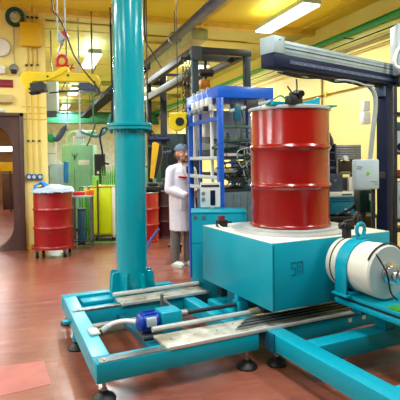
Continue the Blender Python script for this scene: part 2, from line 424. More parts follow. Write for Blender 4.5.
pl = obj('name_plate', box(B(), .745, .815, 3.27, 3.40, ZT + .001, ZT + .012, .002), WHITEG, fr, label='small pale switch plate on the left beam')
obj('plate_frame', box(B(), .755, .805, 3.29, 3.38, ZT + .012, ZT + .016, .001), WHITE, pl)
for (x, y) in ((.752, 3.28), (.808, 3.28), (.752, 3.39), (.808, 3.39)): obj('plate_screw', cyl(B(), (x, y, ZT + .012), (x, y, ZT + .016), .004, seg=6), STEEL, pl)
# a cross tie and lower shelf strips under the turntable box
obj('cross_tie', box(B(), X1 - .7, X1 - .62, 2.96, 3.86, ZB + .01, ZB + .05, .003), TEALD, fr)
# cable carrier strips
cc = mthing('cable_carrier', 'seven thin grey strips of a flat cable carrier lying along the front rail', 'cable carrier', (2.2, 2.9, ZT + .012))
for k in range(7):
    obj('strip', box(B(), 1.66 + k * .03, 2.9, 2.868 + k * .026, 2.876 + k * .026, ZT + .012, ZT + .026, .002), STEEL if k % 2 == 0 else GREYD, cc)
# lead screw with motor
ms = mthing('screw_drive', 'blue electric motor with teal gearbox turning a dark screw shaft on the frame', 'motor', (1.25, 3.28, .2))
obj('gearbox', box(B(), 1.245, 1.40, 3.20, 3.36, .2, .35, .006), TEAL, ms)
mo = obj('motor_body', lathe(B(), [(.05, 0), (.066, .006), (.066, .10), (.058, .13)], (1.11, 3.28, .285), 28, 'X'), BLUEM, ms)
for k in range(12):
    a = k * math.pi / 6
    M = Matrix.Translation((0, 3.28, .285)) @ Matrix.Rotation(a, 4, 'X')
    obj('cooling_fin', box(B(), 1.125, 1.215, -.003, .003, .062, .078, 0, M), BLUEM, mo)
obj('terminal_box', box(B(), 1.13, 1.20, 3.19, 3.23, .27, .33, .004), WHITEG, ms)
obj('end_cap', lathe(B(), [(.03, 0), (.055, .006), (.064, .016), (.064, .03)], (1.08, 3.28, .285), 24, 'X'), BLUEM, ms)
obj('mounting_foot', box(B(), 1.1, 1.42, 3.2, 3.36, .18, .205, .003), STEELD, ms)
obj('screw_shaft', cyl(B(), (1.40, 3.28, .30), (1.95, 3.28, .30), .016, seg=14), GREYD, ms)
obj('coupling', cyl(B(), (1.40, 3.28, .30), (1.47, 3.28, .30), .028, seg=16), STEEL, ms)
obj('support', box(B(), X1 - .7, 1.43, 3.18, 3.38, .16, .18), TEALD, ms)
h = mthing('white_hose', 'white corrugated hose running from the left beam to the blue motor', 'hose', (.95, 3.4, .2))
obj('hose_tube', tube(B(), [(.9, 3.50, .20), (.96, 3.49, .235), (1.05, 3.46, .25), (1.12, 3.4, .25), (1.14, 3.33, .27)], .019, 12), WHITE, h)
b = B()
obj('collar', cyl(B(), (.88, 3.50, .19), (.93, 3.495, .22), .024, seg=14), WHITEG, h)
obj('yellow_wire', tube(B(), [(.835, 3.46, .2), (.86, 3.48, .215), (.89, 3.50, .20)], .006, 6), CONDUIT, h)
# short lever post beside rod
lv = mthing('clamp_lever', 'short steel clamp lever standing on the rear rail in front of the column', 'lever', (1.36, 3.56, .25))
obj('lever_post', box(B(), 1.355, 1.375, 3.50, 3.53, .2, .40, .004), STEELD, lv)
obj('lever_arm', tube(B(), [(1.365, 3.52, .36), (1.40, 3.50, .33), (1.44, 3.47, .29)], .012, 8), STEEL, lv)
obj('lever_base', box(B(), 1.34, 1.46, 3.36, 3.54, .18, .2), STEELD, lv)
# second frame reaching towards the camera on the right
f2 = mthing('stand_frame', 'teal steel floor frame at the right edge under the white cylinder table', 'frame', (2.6, 2.3, 0))
XA, XB = 1.87, 3.6
obj('beam', box(B(), XA, XA + .13, 1.2, 2.80, ZB, ZT, bev), TEAL, f2)
obj('beam', box(B(), XB, XB + .13, 1.2, 2.80, ZB, ZT, bev), TEAL, f2)
for y0, y1 in ((1.66, 1.80), (2.40, 2.53), (2.80, 2.92), (3.6, 3.72)):
    obj('beam', box(B(), XA + (.13 if y0 < 2.7 else 0), XB if y0 < 2.7 else XB + .13, y0, y1, ZB, ZT - (.0 if y0 < 2.7 else .012), bev), TEAL, f2)
obj('beam', box(B(), XA, XA + .1, 2.92, 3.6, ZB, ZT - .012, bev), TEAL, f2)
obj('end_plate', box(B(), XA - .012, XA, 2.70, 2.82, ZB - .01, ZT + .004, .002), TEALD, f2)
for (x, y) in ((1.945, 2.79), (1.935, 1.3), (3.66, 1.3), (3.66, 2.85), (3.0, 3.66)): foot(f2, x, y)
for (x, y) in ((2.62, 2.80), (2.76, 2.80)):
    obj('sticker', box(B(), x, x + .035, y - .003, y, .185, .215), WHITE, f2, label='small white sticker')

# ------------------------------------------------------------------ column
cx, cy = 1.37, 4.28
co = mthing('steel_column', 'tall glossy teal round column with bolted flange rising out of the picture', 'column', (cx, cy, ZT))
obj('base_plate', lathe(B(), [(.22, ZT - .06), (.22, ZT + .004)], (cx, cy, 0), 8), TEAL2, co)
obj('lower_tube', lathe(B(), [(.142, ZT), (.142, 1.78)], (cx, cy, 0), 72), TEAL2, co)
for k in range(8):
    a = k * math.pi / 4 + .2
    M = Matrix.Translation((cx, cy, 0)) @ Matrix.Rotation(a, 4, 'Z')
    b = B(); prism(b, [(.138, ZT), (.218, ZT), (.205, ZT + .17), (.19, ZT + .185), (.138, ZT + .185)], -.011, .011)
    for v in b.verts: v.co = M @ v.co
    obj('gusset', b, TEAL2, co)
obj('flange', lathe(B(), [(.142, 1.735), (.192, 1.735), (.197, 1.74), (.197, 1.762), (.192, 1.766), (.205, 1.768), (.205, 1.79), (.2, 1.795), (.142, 1.795)], (cx, cy, 0), 64), TEAL2, co)
for k in range(12):
    a = k * math.pi / 6 + .1; x, y = cx + .172 * math.cos(a), cy + .172 * math.sin(a)
    obj('flange_bolt', cyl(B(), (x, y, 1.705), (x, y, 1.737), .010, seg=6), TEALD, co)
obj('upper_tube', lathe(B(), [(.140, 1.79), (.140, CZ - .02)], (cx, cy, 0), 72), TEAL2, co)

# ------------------------------------------------------------------ turntable box
bx0, bx1, by0, by1, bz0, bz1 = 1.905, 3.035, 2.775, 3.87, .377, .862
bxo = mthing('turntable_housing', 'large teal sheet metal box with pale top carrying the big red drum', 'machine housing', (2.45, 3.29, ZT))
obj('shell', box(B(), bx0, bx1, by0, by1, bz0, bz1 - .004, .005), TEAL, bxo)
obj('top_plate', box(B(), bx0 + .003, bx1 - .003, by0 + .003, by1 - .003, bz1 - .004, bz1, .001), OFFW, bxo, label='pale worn top plate')
tx, ty = 2.455, 3.31
obj('turntable_ring', lathe(B(), [(.49, bz1), (.49, bz1 + .012), (.485, bz1 + .014), (.40, bz1 + .016), (.40, bz1 + .03), (.395, bz1 + .032)], (tx, ty, 0), 96), mat('ring_steel', (186, 190, 188), .35, .25, .1, 4), bxo)
obj('edge_seam', box(B(), bx0 + .008, bx0 + .016, by0 - .0015, by0 + .01, bz0 + .01, bz1 - .02), TEALD, bxo)
for x, y in ((bx0 + .02, by0 + .02), (bx1 - .02, by0 + .02), (bx0 + .02, by1 - .02)): bolt(bxo, x, y, bz1, .006)
# carriage wheels and bracket reaching the rails
for x in (bx0 + .25, bx1 - .2):
    for y in (3.075, 4.04 - .3):
        pass
for x in (bx0 + .1, bx1 - .2):
    obj('slide_block', box(B(), x, x + .12, 3.03, 3.12, ZT + .03, bz0, .004), GREYD, bxo)
    obj('slide_block', box(B(), x, x + .12, 3.70, 3.79, ZT - .01, bz0, .004), GREYD, bxo)
obj('screw_bracket', box(box(B(), 1.90, 1.985, 3.255, 3.30, .20, bz0, .003), 1.90, 1.985, 3.23, 3.33, .24, .33, .003), TEAL, bxo)
obj('side_bracket', box(B(), 1.935, 1.96, 3.32, 3.48, .25, bz0, .003), TEALD, bxo)
# raised emblem on the front face: a square frame holding an angular S and an arch
ex, ez_ = 2.065, .62
EMB = mat('emblem_teal', (0, 118, 142), 0.4)
em = obj('emblem', box(B(), ex, ex + .040, by0 - .003, by0, ez_ + .086, ez_ + .094), EMB, bxo, label='small raised emblem of two angular letters on the front face')
def stroke(x0, x1, z0, z1): obj('emblem_stroke', box(B(), ex + x0, ex + x1, by0 - .003, by0, ez_ + z0, ez_ + z1), EMB, em)
stroke(0, .008, .050, .094); stroke(0, .040, .046, .054); stroke(.032, .040, .006, .046); stroke(0, .040, 0, .008)
stroke(.052, .060, 0, .094); stroke(.060, .098, .086, .094); stroke(.098, .106, 0, .094); stroke(.072, .086, .046, .066); stroke(.072, .086, .012, .028)

# ------------------------------------------------------------------ drums
def drum_profile(r, h, z):
    P = [(r * .96, 0), (r, .006), (r * 1.012, .012), (r * 1.0, .025), (r * .985, .03)]
    R0 = r * .985
    for f in (.345, .665):
        zc = h * f
        P += [(R0, zc - .03), (R0 + .004, zc - .02), (R0 + .014, zc - .008), (R0 + .016, zc), (R0 + .014, zc + .008), (R0 + .004, zc + .02), (R0, zc + .03)]
    P += [(R0, h - .03), (R0 - .002, h - .02)]
    return [(a, b + z) for a, b in P]
rd = .332; hd = .975; zd = bz1 + .032
dm = mthing('steel_drum', 'big glossy red steel drum standing on the teal turntable box', 'drum', (tx, ty, zd))
obj('drum_shell', lathe(B(), drum_profile(rd, hd, zd) + [(rd * .95, zd + hd - .01)], (tx, ty, 0), 96), RED, dm)
obj('drum_lid', lathe(B(), [(rd * .97, zd + hd - .012), (rd * .96, zd + hd + .002), (rd * .9, zd + hd - .004)], (tx, ty, 0), 96), TEALD, dm, label='teal lid')
obj('clamp_ring', lathe(B(), [(rd * .985, zd + hd - .026), (rd * 1.02, zd + hd - .024), (rd * 1.03, zd + hd - .012), (rd * 1.02, zd + hd + .002), (rd * .985, zd + hd + .006), (rd * .96, zd + hd + .004)], (tx, ty, 0), 96, caps=False), mat('clamp_steel', (176, 182, 184), .35, .3, .08, 6), dm, label='grey metal clamp ring')
zt = zd + hd
gr = mthing('drum_gripper', 'teal lifting bracket with black clamp lying on top of the big red drum', 'gripper', (tx, ty, zt))
b = B(); prism(b, [(2.47, 3.1), (2.60, 3.06), (2.72, 3.02), (2.73, 3.12), (2.60, 3.15), (2.47, 3.2)], zt, zt + .012, 'XY')
obj('plate', b, TEAL, gr)
b = B(); prism(b, [(2.40, zt), (2.66, zt), (2.66, zt + .085), (2.645, zt + .09), (2.60, zt + .07), (2.48, zt + .045), (2.40, zt + .06)], 3.16, 3.172, 'XZ')
obj('wing', b, TEAL, gr)
obj('cross_bar', box(B(), 2.14, 2.44, 3.1, 3.16, zt, zt + .03, .004), TEAL, gr)
obj('clamp_body', box(box(B(), 2.24, 2.36, 3.0, 3.08, zt, zt + .07, .01), 2.27, 2.33, 3.01, 3.07, zt + .06, zt + .10, .012), BLACK, gr)
obj('clamp_roller', cyl(B(), (2.33, 2.98, zt + .08), (2.36, 3.09, zt + .10), .026, seg=14), BLACK, gr)
obj('lever', tube(B(), [(2.31, 3.03, zt + .08), (2.325, 3.03, zt + .13), (2.32, 3.03, zt + .20)], .006, 6), BLACK, gr)
obj('short_lever', tube(B(), [(2.28, 3.03, zt + .09), (2.25, 3.03, zt + .12), (2.235, 3.03, zt + .14)], .006, 6), BLACK, gr)
obj('cable', tube(B(), [(2.25, 3.05, zt + .03), (2.2, 3.07, zt + .07), (2.15, 3.1, zt + .04), (2.13, 3.16, zt + .008), (2.18, 3.25, zt + .006)], .006, 6), GREENB, gr)

def small_drum(px, py, d, label, dolly=True, group=None, m=RED2):
    p = at(px, py, d); p.z = 0; x, y = p.x, p.y
    z0 = .0
    if dolly:
        t = wthing('drum_dolly', 'red round drum dolly on small castors under the left red drum', 'dolly', (x, y, 0))
        obj('tray', lathe(B(), [(.30, .125), (.335, .13), (.335, .155), (.325, .155), (.32, .14)], (x, y, 0), 48), m, t)
        for k in range(4):
            a = k * math.pi / 2 + .55; wx, wy = x + .29 * math.cos(a), y + .29 * math.sin(a)
            c = obj('castor', cyl(B(), (wx - .02, wy, .052), (wx + .02, wy, .052), .052, seg=18), BLACK, t)
            obj('hub', cyl(B(), (wx - .023, wy, .052), (wx + .023, wy, .052), .03, seg=12), STEEL, c)
            obj('fork', box(box(box(B(), wx - .026, wx - .02, wy - .015, wy + .015, .03, .11), wx + .02, wx + .026, wy - .015, wy + .015, .03, .11), wx - .03, wx + .03, wy - .03, wy + .03, .10, .118), STEEL, c)
        z0 = .14
    t = wthing('steel_drum', label, 'drum', (x, y, z0), group)
    r, h = .292, .88
    obj('drum_shell', lathe(B(), drum_profile(r, h, z0) + [(r * .96, z0 + h)], (x, y, 0), 64), m, t)
    obj('drum_lid', lathe(B(), [(r * 1.0, z0 + h - .012), (r * 1.02, z0 + h), (r, z0 + h + .008), (r * .95, z0 + h)], (x, y, 0), 64), STEEL, t)
    return x, y, z0 + h + .008
dx, dy, dz = small_drum(54, 256, 7.45, 'red steel drum on a castor dolly beside the yellow door wall')
bg = wthing('plastic_bag', 'crumpled clear plastic bag lying over the top of the left red drum', 'bag', (dx, dy, dz))
b = B(); bmesh.ops.create_grid(b, x_segments=26, y_segments=26, size=.34)
rnd = random.Random(3)
for v in b.verts:
    q = v.co.copy(); rr = math.hypot(q.x, q.y)
    if rr > .34: q.x *= .34 / rr; q.y *= .34 / rr; rr = .34
    z = .004 + .06 * max(0, 1 - rr * 4) + .010 * abs(math.sin(q.x * 17 + q.y * 5)) + .010 * abs(math.sin(q.y * 21 - q.x * 9)) + rnd.uniform(0, .012)
    if rr > .30: z = -.01 - (rr - .30) * 1.0 + rnd.uniform(0, .02)
    v.co = Vector((dx + q.x, dy + q.y, dz + z + .004))
o = obj('bag_film', b, PLASTIC, bg, angle=80)
md = o.modifiers.new('s', 'SOLIDIFY'); md.thickness = .003
b = B(); bmesh.ops.create_grid(b, x_segments=12, y_segments=12, size=.11)
for v in b.verts:
    q = v.co.copy(); v.co = Vector((dx - .17 + q.x, dy - .06 + q.y * .8, dz + .13 - .6 * abs(q.x) + .02 * math.sin(q.y * 40 + q.x * 30) - .3 * abs(q.y)))
o = obj('blue_cloth', b, CLOTHB, angle=80)
md = o.modifiers.new('s', 'SOLIDIFY'); md.thickness = .004
solo(o, 'bright blue cloth lying on the bag on the left red drum', 'cloth')

# ------------------------------------------------------------------ cylinder on its table
dxc, dzc, rr_, ya, yb = 2.50, .69, .178, 2.30, 2.715
tb = mthing('sliding_table', 'teal two-rail table at the right edge carrying the white cylinder', 'table', (2.6, 2.0, ZT))
obj('table_top', box(B(), 2.36, 3.0, 1.2, 2.66, .475, .50, .003), TEAL, tb)
obj('lower_rail', box(B(), 2.36, 2.44, 1.2, 2.66, .42, .455, .003), TEAL, tb)
obj('lower_rail', box(B(), 2.90, 2.99, 1.2, 2.62, .42, .455, .003), TEAL, tb)
obj('spacer_strip', box(B(), 2.38, 2.98, 1.22, 2.64, .455, .475), BLACK, tb)
for y in (1.68, 2.42):
    obj('table_leg', box(B(), 2.60, 2.70, y, y + .1, ZT, .42, .003), TEAL, tb)
    obj('bearer', box(B(), 2.38, 2.98, y, y + .1, .385, .42, .003), TEALD, tb)
dt = mthing('measuring_cylinder', 'large white horizontal cylinder with teal band and steel nozzle pointing right', 'detector', (dxc, 2.5, .5))
obj('body', lathe(B(), [(rr_ * .9, yb), (rr_, yb - .006), (rr_, yb - .045), (rr_ - .006, yb - .047), (rr_ - .006, yb - .055), (rr_, yb - .057), (rr_, ya + .12), (rr_ + .004, ya + .118), (rr_ + .004, ya + .01), (rr_ - .004, ya)], (dxc, 0, dzc), 72, 'Y'), OFFW, dt)
obj('dark_ring', lathe(B(), [(rr_ - .007, yb - .056), (rr_ + .003, yb - .055), (rr_ + .003, yb - .047), (rr_ - .007, yb - .046)], (dxc, 0, dzc), 72, 'Y', False), BLACK, dt)
obj('front_face', lathe(B(), [(rr_ - .004, ya), (rr_ - .006, ya - .006), (.06, ya - .008)], (dxc, 0, dzc), 64, 'Y'), WHITEG, dt, label='grey end face')
nz = obj('nozzle', lathe(B(), [(.07, ya - .006), (.07, ya - .03), (.052, ya - .034), (.052, ya - .09), (.06, ya - .095), (.06, ya - .115), (.04, ya - .12), (.04, ya - .22)], (dxc, 0, dzc), 36, 'Y'), CHROME, dt, label='stepped chrome nozzle')
obj('nozzle_cap', lathe(B(), [(.046, ya - .18), (.048, ya - .2), (.048, ya - .24), (.03, ya - .25)], (dxc, 0, dzc), 30, 'Y'), NAVYL, nz)
bd = obj('band', lathe(B(), [(rr_ + .001, 2.60), (rr_ + .010, 2.60), (rr_ + .010, 2.49), (rr_ + .001, 2.49)], (dxc, 0, dzc), 72, 'Y', False), TEAL, dt, label='wide teal band with lifting eye')
b = B(); prism(b, [(dxc - .20, .50), (dxc + .20, .50), (dxc + .20, .515), (dxc + .175, .52), (dxc + .17, .60), (dxc - .17, .60), (dxc - .175, .52), (dxc - .20, .515)], 2.49, 2.60)
b2 = B()
box(b2, dxc - .205, dxc - .165, 2.47, 2.62, .50, .515, .003); box(b2, dxc + .165, dxc + .205, 2.47, 2.62, .50, .515, .003)
box(b2, dxc - .191, dxc - .176, 2.49, 2.60, .51, .70, .003); box(b2, dxc + .176, dxc + .191, 2.49, 2.60, .51, .70, .003)
box(b2, dxc - .16, dxc + .16, 2.49, 2.60, .50, .53, .003); b.free()
obj('saddle', b2, TEAL, dt)
e = obj('eye_base', box(B(), dxc - .025, dxc + .025, 2.52, 2.57, dzc + rr_ + .008, dzc + rr_ + .03, .004), TEAL, dt)
b = B(); nseg = 28; ez = dzc + rr_ + .075
tube(b, [(dxc + .036 * math.cos(2 * math.pi * k / nseg), 2.545, ez + .045 * math.sin(2 * math.pi * k / nseg)) for k in range(nseg + 1)], .013, 8, False)
obj('lifting_eye', b, TEAL, e)
b = B(); tube(b, [(dxc + (rr_ + .012) * math.sin(a), ya + .02 - .01 * math.cos(a), dzc + (rr_ + .012) * math.cos(a)) for a in [R(-40 - 6 * k) if False else R(-60 + 12 * k) for k in range(14)]], .006, 6)
obj('cable', tube(b, [(dxc - .14, ya - .03, dzc + .14), (dxc - .08, ya - .06, dzc + .02), (dxc - .03, ya - .05, dzc - .12), (dxc + .04, ya - .04, dzc - .18)], .006, 6), BLACK, dt)
vx, vy = dxc + .02, 2.70
vv = mthing('black_valve', 'small black valve block on the rear top of the white cylinder', 'valve', (dxc, 2.68, dzc + rr_))
obj('stem', box(B(), dxc - .03, dxc + .02, 2.655, 2.705, dzc + rr_ - .005, dzc + rr_ + .07, .005), BLACK, vv)
obj('head', box(box(B(), dxc - .05, dxc + .04, 2.64, 2.72, dzc + rr_ + .06, dzc + rr_ + .11, .01), dxc - .02, dxc + .06, 2.66, 2.70, dzc + rr_ + .09, dzc + rr_ + .13, .008), BLACK, vv)
obj('knob', cyl(B(), (dxc - .07, 2.68, dzc + rr_ + .09), (dxc - .04, 2.68, dzc + rr_ + .09), .018, seg=12), BLACK, vv)
obj('hose', tube(B(), [(dxc + .03, 2.68, dzc + rr_ + .11), (dxc + .1, 2.7, dzc + rr_ + .16), (dxc + .2, 2.78, dzc + rr_ + .15), (dxc + .3, 2.9, dzc + .1)], .008, 6), BLACK, vv)
solo_o = obj('green_pad', box(B(), 2.37, 2.47, 2.10, 2.20, 0, .008, .002), GREEN)
solo_o.data.transform(Matrix.Translation((0, 0, .50))); solo_o.rotation_euler = (0, 0, MR)
solo_o['label'] = 'small flat green pad on the teal table under the nozzle'; solo_o['category'] = 'pad'
# small black clamp at the left of the turntable
ck = mthing('position_sensor', 'small black position sensor at the left edge of the turntable ring', 'sensor', (1.99, 3.58, bz1))
obj('sensor_body', box(B(), 1.96, 2.05, 3.66, 3.72, bz1, bz1 + .06, .006), BLACK, ck)
obj('sensor_head', box(B(), 1.975, 2.02, 3.655, 3.70, bz1 + .06, bz1 + .10, .004), mat('maroon_plastic', (120, 24, 32), 0.4), ck)
obj('sensor_arm', box(B(), 2.03, 2.10, 3.67, 3.69, bz1 + .03, bz1 + .045, .002), BLACK, ck)
obj('sensor_cable', tube(B(), [(1.97, 3.69, bz1 + .03), (1.955, 3.62, bz1 + .012), (1.965, 3.5, bz1 + .008), (1.99, 3.42, bz1 + .007)], .007, 6), WHITE, ck)
# teal cabinet behind the box
q = at(192, 250, 4.53)
cb = thing('low_cabinet', 'low teal control cabinet standing behind the turntable box', 'cabinet', (q.x, q.y, 0), -HEAD)
obj('body', box(B(), 0, .52, 0, .34, .02, .945, .005), TEAL, cb)
obj('lid', box(B(), -.006, .526, -.008, .348, .945, .96, .003), TEAL, cb)
for x in (.035, .115):
    obj('cap', cyl(B(), (x, -.012, .91), (x, 0, .91), .016, seg=14), STEELD, cb)
obj('door_seam', box(B(), 0, .52, -.003, 0, .66, .664), TEALD, cb)
for x in (.04, .48):
    for y in (.04, .3): obj('cabinet_foot', cyl(B(), (x, y, 0), (x, y, .02), .02, seg=10), BLACK, cb)

# ------------------------------------------------------------------ gantry arm over the drum
def W(cx_, d, z=0.0):                 # camera-side metres to room coordinates
    return Vector((cx_ * math.cos(HEAD) + d * math.sin(HEAD), -cx_ * math.sin(HEAD) + d * math.cos(HEAD), z))
Pp = W(1.85, 4.80); Pl = W(.535, 3.75)
GL = (Pp - Pl).length; ga = math.atan2((Pp - Pl).y, (Pp - Pl).x)
g = thing('gantry_arm', 'navy and pale grey gantry arm on a dark post reaching over the red drum', 'gantry', (Pp.x, Pp.y, 0), ga)
zt_ = 2.40
obj('post', box(B(), -.06, .06, -.055, .055, 0, 2.16, .004), NAVY, g)
obj('post_foot', box(B(), -.14, .14, -.14, .14, 0, .015, .002), NAVY, g)
obj('lower_beam', box(B(), -GL, .12, -.07, .07, zt_ - .235, zt_ - .132, .004), NAVY, g)
obj('beam_stripe', box(B(), -GL + .18, .1, -.0745, -.07, zt_ - .20, zt_ - .172), NAVYL, g)
for k in range(14):
    x = -GL + .25 + k * .11
    obj('beam_screw', cyl(B(), (x, -.0745, zt_ - .19), (x, -.078, zt_ - .19), .005, seg=6), STEEL, g)
GP = mat('gantry_pale', (150, 168, 172), 0.4)
obj('upper_beam', box(B(), -GL + .12, .10, -.06, .06, zt_ - .132, zt_ - .022, .003), GP, g)
for z in (.045, .075, .105):
    obj('groove', box(B(), -GL + .13, .10, -.0615, -.06, zt_ - z - .009, zt_ - z), GREY if z != .075 else GREYD, g)
obj('end_block', box(B(), -GL - .005, -GL + .12, -.075, .075, zt_ - .132, zt_, .004), GP, g)
obj('end_screw', cyl(B(), (-GL + .06, -.075, zt_ - .03), (-GL + .06, -.079, zt_ - .03), .006, seg=8), GREYD, g)
b = B(); rnd = random.Random(5)
for k in range(3):
    tube(b, [(-GL + .15 + q * .19, -.03 + .03 * k, zt_ - .247 - rnd.uniform(0, .025)) for q in range(9)], .007, 6)
obj('cable_bundle', b, BLACK, g)
obj('cable_bundle', tube(B(), [(-GL + .8 + q * .15, -.05, zt_ - .25 - rnd.uniform(0, .02)) for q in range(5)], .008, 6), WHITEG, g)
obj('post_bracket', box(B(), -.10, -.06, -.05, .05, 2.05, 2.15, .003), NAVYL, g)
# pale hose down to the control box
hs = thing('grey_conduit', 'thick pale grey conduit hanging from the gantry arm to the white control box', 'conduit', at(370, 160, 4.62), 0)
FO[hs.name] = Vector(hs.location)
obj('conduit_tube', tube(B(), [at(355, 82, 4.55), at(366, 84, 4.58), at(374, 93, 4.6), at(375.5, 106, 4.62), at(373, 130, 4.62), at(370, 159, 4.62)], .022, 12), mat('pale_conduit', (160, 168, 166), 0.5), hs)
p = at(365.5, 189, 4.62)
cbx = thing('control_box', 'white rounded control box with a green mark beside the navy post', 'control box', p, -HEAD + R(6))
s = .118; hh = .285
obj('box_body', box(B(), -s, s, -.05, .05, 0, hh, .016), WHITEG, cbx)
obj('green_mark', lathe(B(), [(.018, -.0525), (.018, -.0495)], (0, 0, hh * .52), 8, 'Y'), mat('logo_green', (120, 200, 70), 0.4), cbx)
for k, (xa, xb, z) in enumerate(((-.11, -.05, .22), (-.11, -.06, .20), (.03, .10, .075), (.06, .10, .05))):
    M = Matrix.Translation((xa, -.051, z)) @ Matrix.Rotation(R(8 if k < 2 else 3), 4, 'Y')
    obj('vent_slot', box(B(), 0, xb - xa, -.002, .002, -.003, .003, 0, M), GREY, cbx)
obj('mounting_arm', box(B(), .11, .2, .0, .04, .10, .16, .002), GREYD, cbx)
obj('support_post', box(B(), .07, .10, .0, .03, -p.z, 0.002, .002), BLACK, cbx)
# white cover at upper right with a looping hose
p = at(402, 76, 4.75)
wc = thing('upper_housing', 'white housing with looped white hose at the top right edge of the picture', 'housing', p, -HEAD)
obj('cover', box(B(), -.075, .16, -.08, .12, 0, .50, .02), WHITEG, wc)
obj('loop_hose', tube(B(), [(-.02, -.1, .27), (-.09, -.12, .235), (-.125, -.13, .15), (-.12, -.13, .08), (-.06, -.13, .05), (.02, -.12, .07), (.14, -.12, .10)], .018, 10), WHITE, wc)
obj('bracket', box(B(), -.05, .05, -.05, .06, -.10, 0, .003), GREYD, wc)

# ------------------------------------------------------------------ lifting beam on its hook
hp = at(62, 80, 5.2)
lb = thing('lifting_beam', 'yellow drum lifting beam with black jaws hanging from the crane hook', 'lifting beam', hp, -HEAD)
k = 5.2 / 480
def L(px, py): return ((px - 62) * k, (80 - py) * k)
b = B(); prism(b, [L(*q) for q in ((21, 78), (24, 73), (30, 71.5), (46, 73), (56, 72), (62, 68), (67, 67), (69, 69), (70, 73), (92, 75), (98, 77), (100, 81), (99, 86), (94, 86), (88, 82.5), (50, 81), (34, 81.5), (32, 86), (33, 91), (29, 92.5), (25, 86))], -.035, .035)
obj('beam_body', b, YEL, lb, bevel=.006)
b = B(); prism(b, [L(*q) for q in ((47, 79.5), (60, 72), (66, 69), (68, 71), (62, 75), (50, 80.5))], -.05, -.035)
obj('brace_bar', b, YEL, lb)
b = B(); prism(b, [L(*q) for q in ((32.5, 84), (45, 82.5), (46.5, 91), (34, 93))], -.10, .06)
obj('jaw_block', b, GREYD, lb, bevel=.005, label='black left jaw')
b = B(); prism(b, [L(*q) for q in ((80, 83), (94, 84), (97, 87), (94, 90.5), (82, 90), (77, 88))], -.02, .14)
obj('jaw_block', b, NAVYL, lb, bevel=.005, label='dark blue right jaw')
obj('tie_rod', cyl(B(), (L(48, 92)[0], .05, L(48, 92)[1]), (L(80, 89)[0], .05, L(80, 89)[1]), .008, seg=8), BLACK, lb)
b = B(); prism(b, [L(*q) for q in ((29, 92), (33, 91), (40, 92), (40, 93.5), (31, 94.5))], -.02, .02)
obj('claw', b, BLACK, lb)
for q in ((31, 89), (49, 77), (69, 76), (95, 83)):
    x, z = L(*q); obj('pin', cyl(B(), (x, -.045, z), (x, -.03, z), .012, seg=10), GREYD, lb)
x, z = L(70, 69); obj('locking_pin', cyl(B(), (x, -.02, z), (x + .06, -.03, z + .004), .008, seg=8), REDB, lb)
ck2 = thing('crane_hook', 'white and red crane hook block on two pale ropes with a red shackle', 'hook', at(62, 66, 5.2), -HEAD)
FO[ck2.name] = Vector()
z0 = -1.45
def H(px, py): return ((px - 62) * k, 0, (66 - py) * k)
b = B(); nseg = 20
tube(b, [H(62 + 4.6 * math.cos(R(-60 + 300 * q / nseg)) , 61 - 5.2 * math.sin(R(-60 + 300 * q / nseg))) for q in range(nseg + 1)], .017, 10, False)
obj('shackle', b, REDB, ck2, label='red shackle')
obj('shackle_pin', cyl(B(), H(56, 65.5), H(69, 66), .014, seg=10), REDB, ck2)
b = B(); tube(b, [H(62, 45), H(60, 48), H(58.8, 52), H(60, 56), H(63, 57), H(65, 54.5)], .012, 8)
obj('hook', b, STEEL, ck2)
obj('swivel', lathe(B(), [(.012, H(0, 46)[2]), (.026, H(0, 44)[2]), (.026, H(0, 42)[2]), (.014, H(0, 40)[2])], (0, 0, 0), 16), STEEL, ck2)
b = B(); prism(b, [H(58, 37)[::2], H(60, 33)[::2], H(64, 32)[::2], H(68, 35)[::2], H(70, 40)[::2], H(66, 40)[::2], H(63, 42)[::2], H(59, 43)[::2]], -.035, .035)
obj('hook_block', b, WHITEG, ck2, bevel=.008)
b = B(); prism(b, [H(62, 33)[::2], H(66, 31.5)[::2], H(70, 38)[::2], H(69, 40.5)[::2], H(66, 38)[::2]], -.04, .04)
obj('block_guard', b, REDB, ck2, bevel=.004)
topz = CZ - ck2.location.z - .01
obj('rope', cyl(B(), H(58.5, 36), (H(58.5, 36)[0] - .01, 0, topz), .008, seg=8), WHITEG, ck2)
obj('rope', cyl(B(), H(66, 34), (H(66, 34)[0] - .01, 0, topz), .008, seg=8), WHITEG, ck2)
cbz = thing('pendant_cable', 'dark pendant cable hanging past the right side of the crane hook', 'cable', at(52, 2, 5.0), 0)
FO[cbz.name] = Vector(cbz.location)
q0 = at(52, 2, 5.0); q0.z = CZ - .005
obj('cable_run', tube(B(), [q0, at(52, 2, 5.0), at(58, 16, 5.02), at(64, 28, 5.04), at(70, 45, 5.06), at(75, 57, 5.06), at(86, 73, 5.05), at(95, 84, 5.05), at(99, 92, 5.05), at(94, 97, 5.05)], .008, 8), mat('dark_cable', (58, 40, 36), 0.5), cbz)

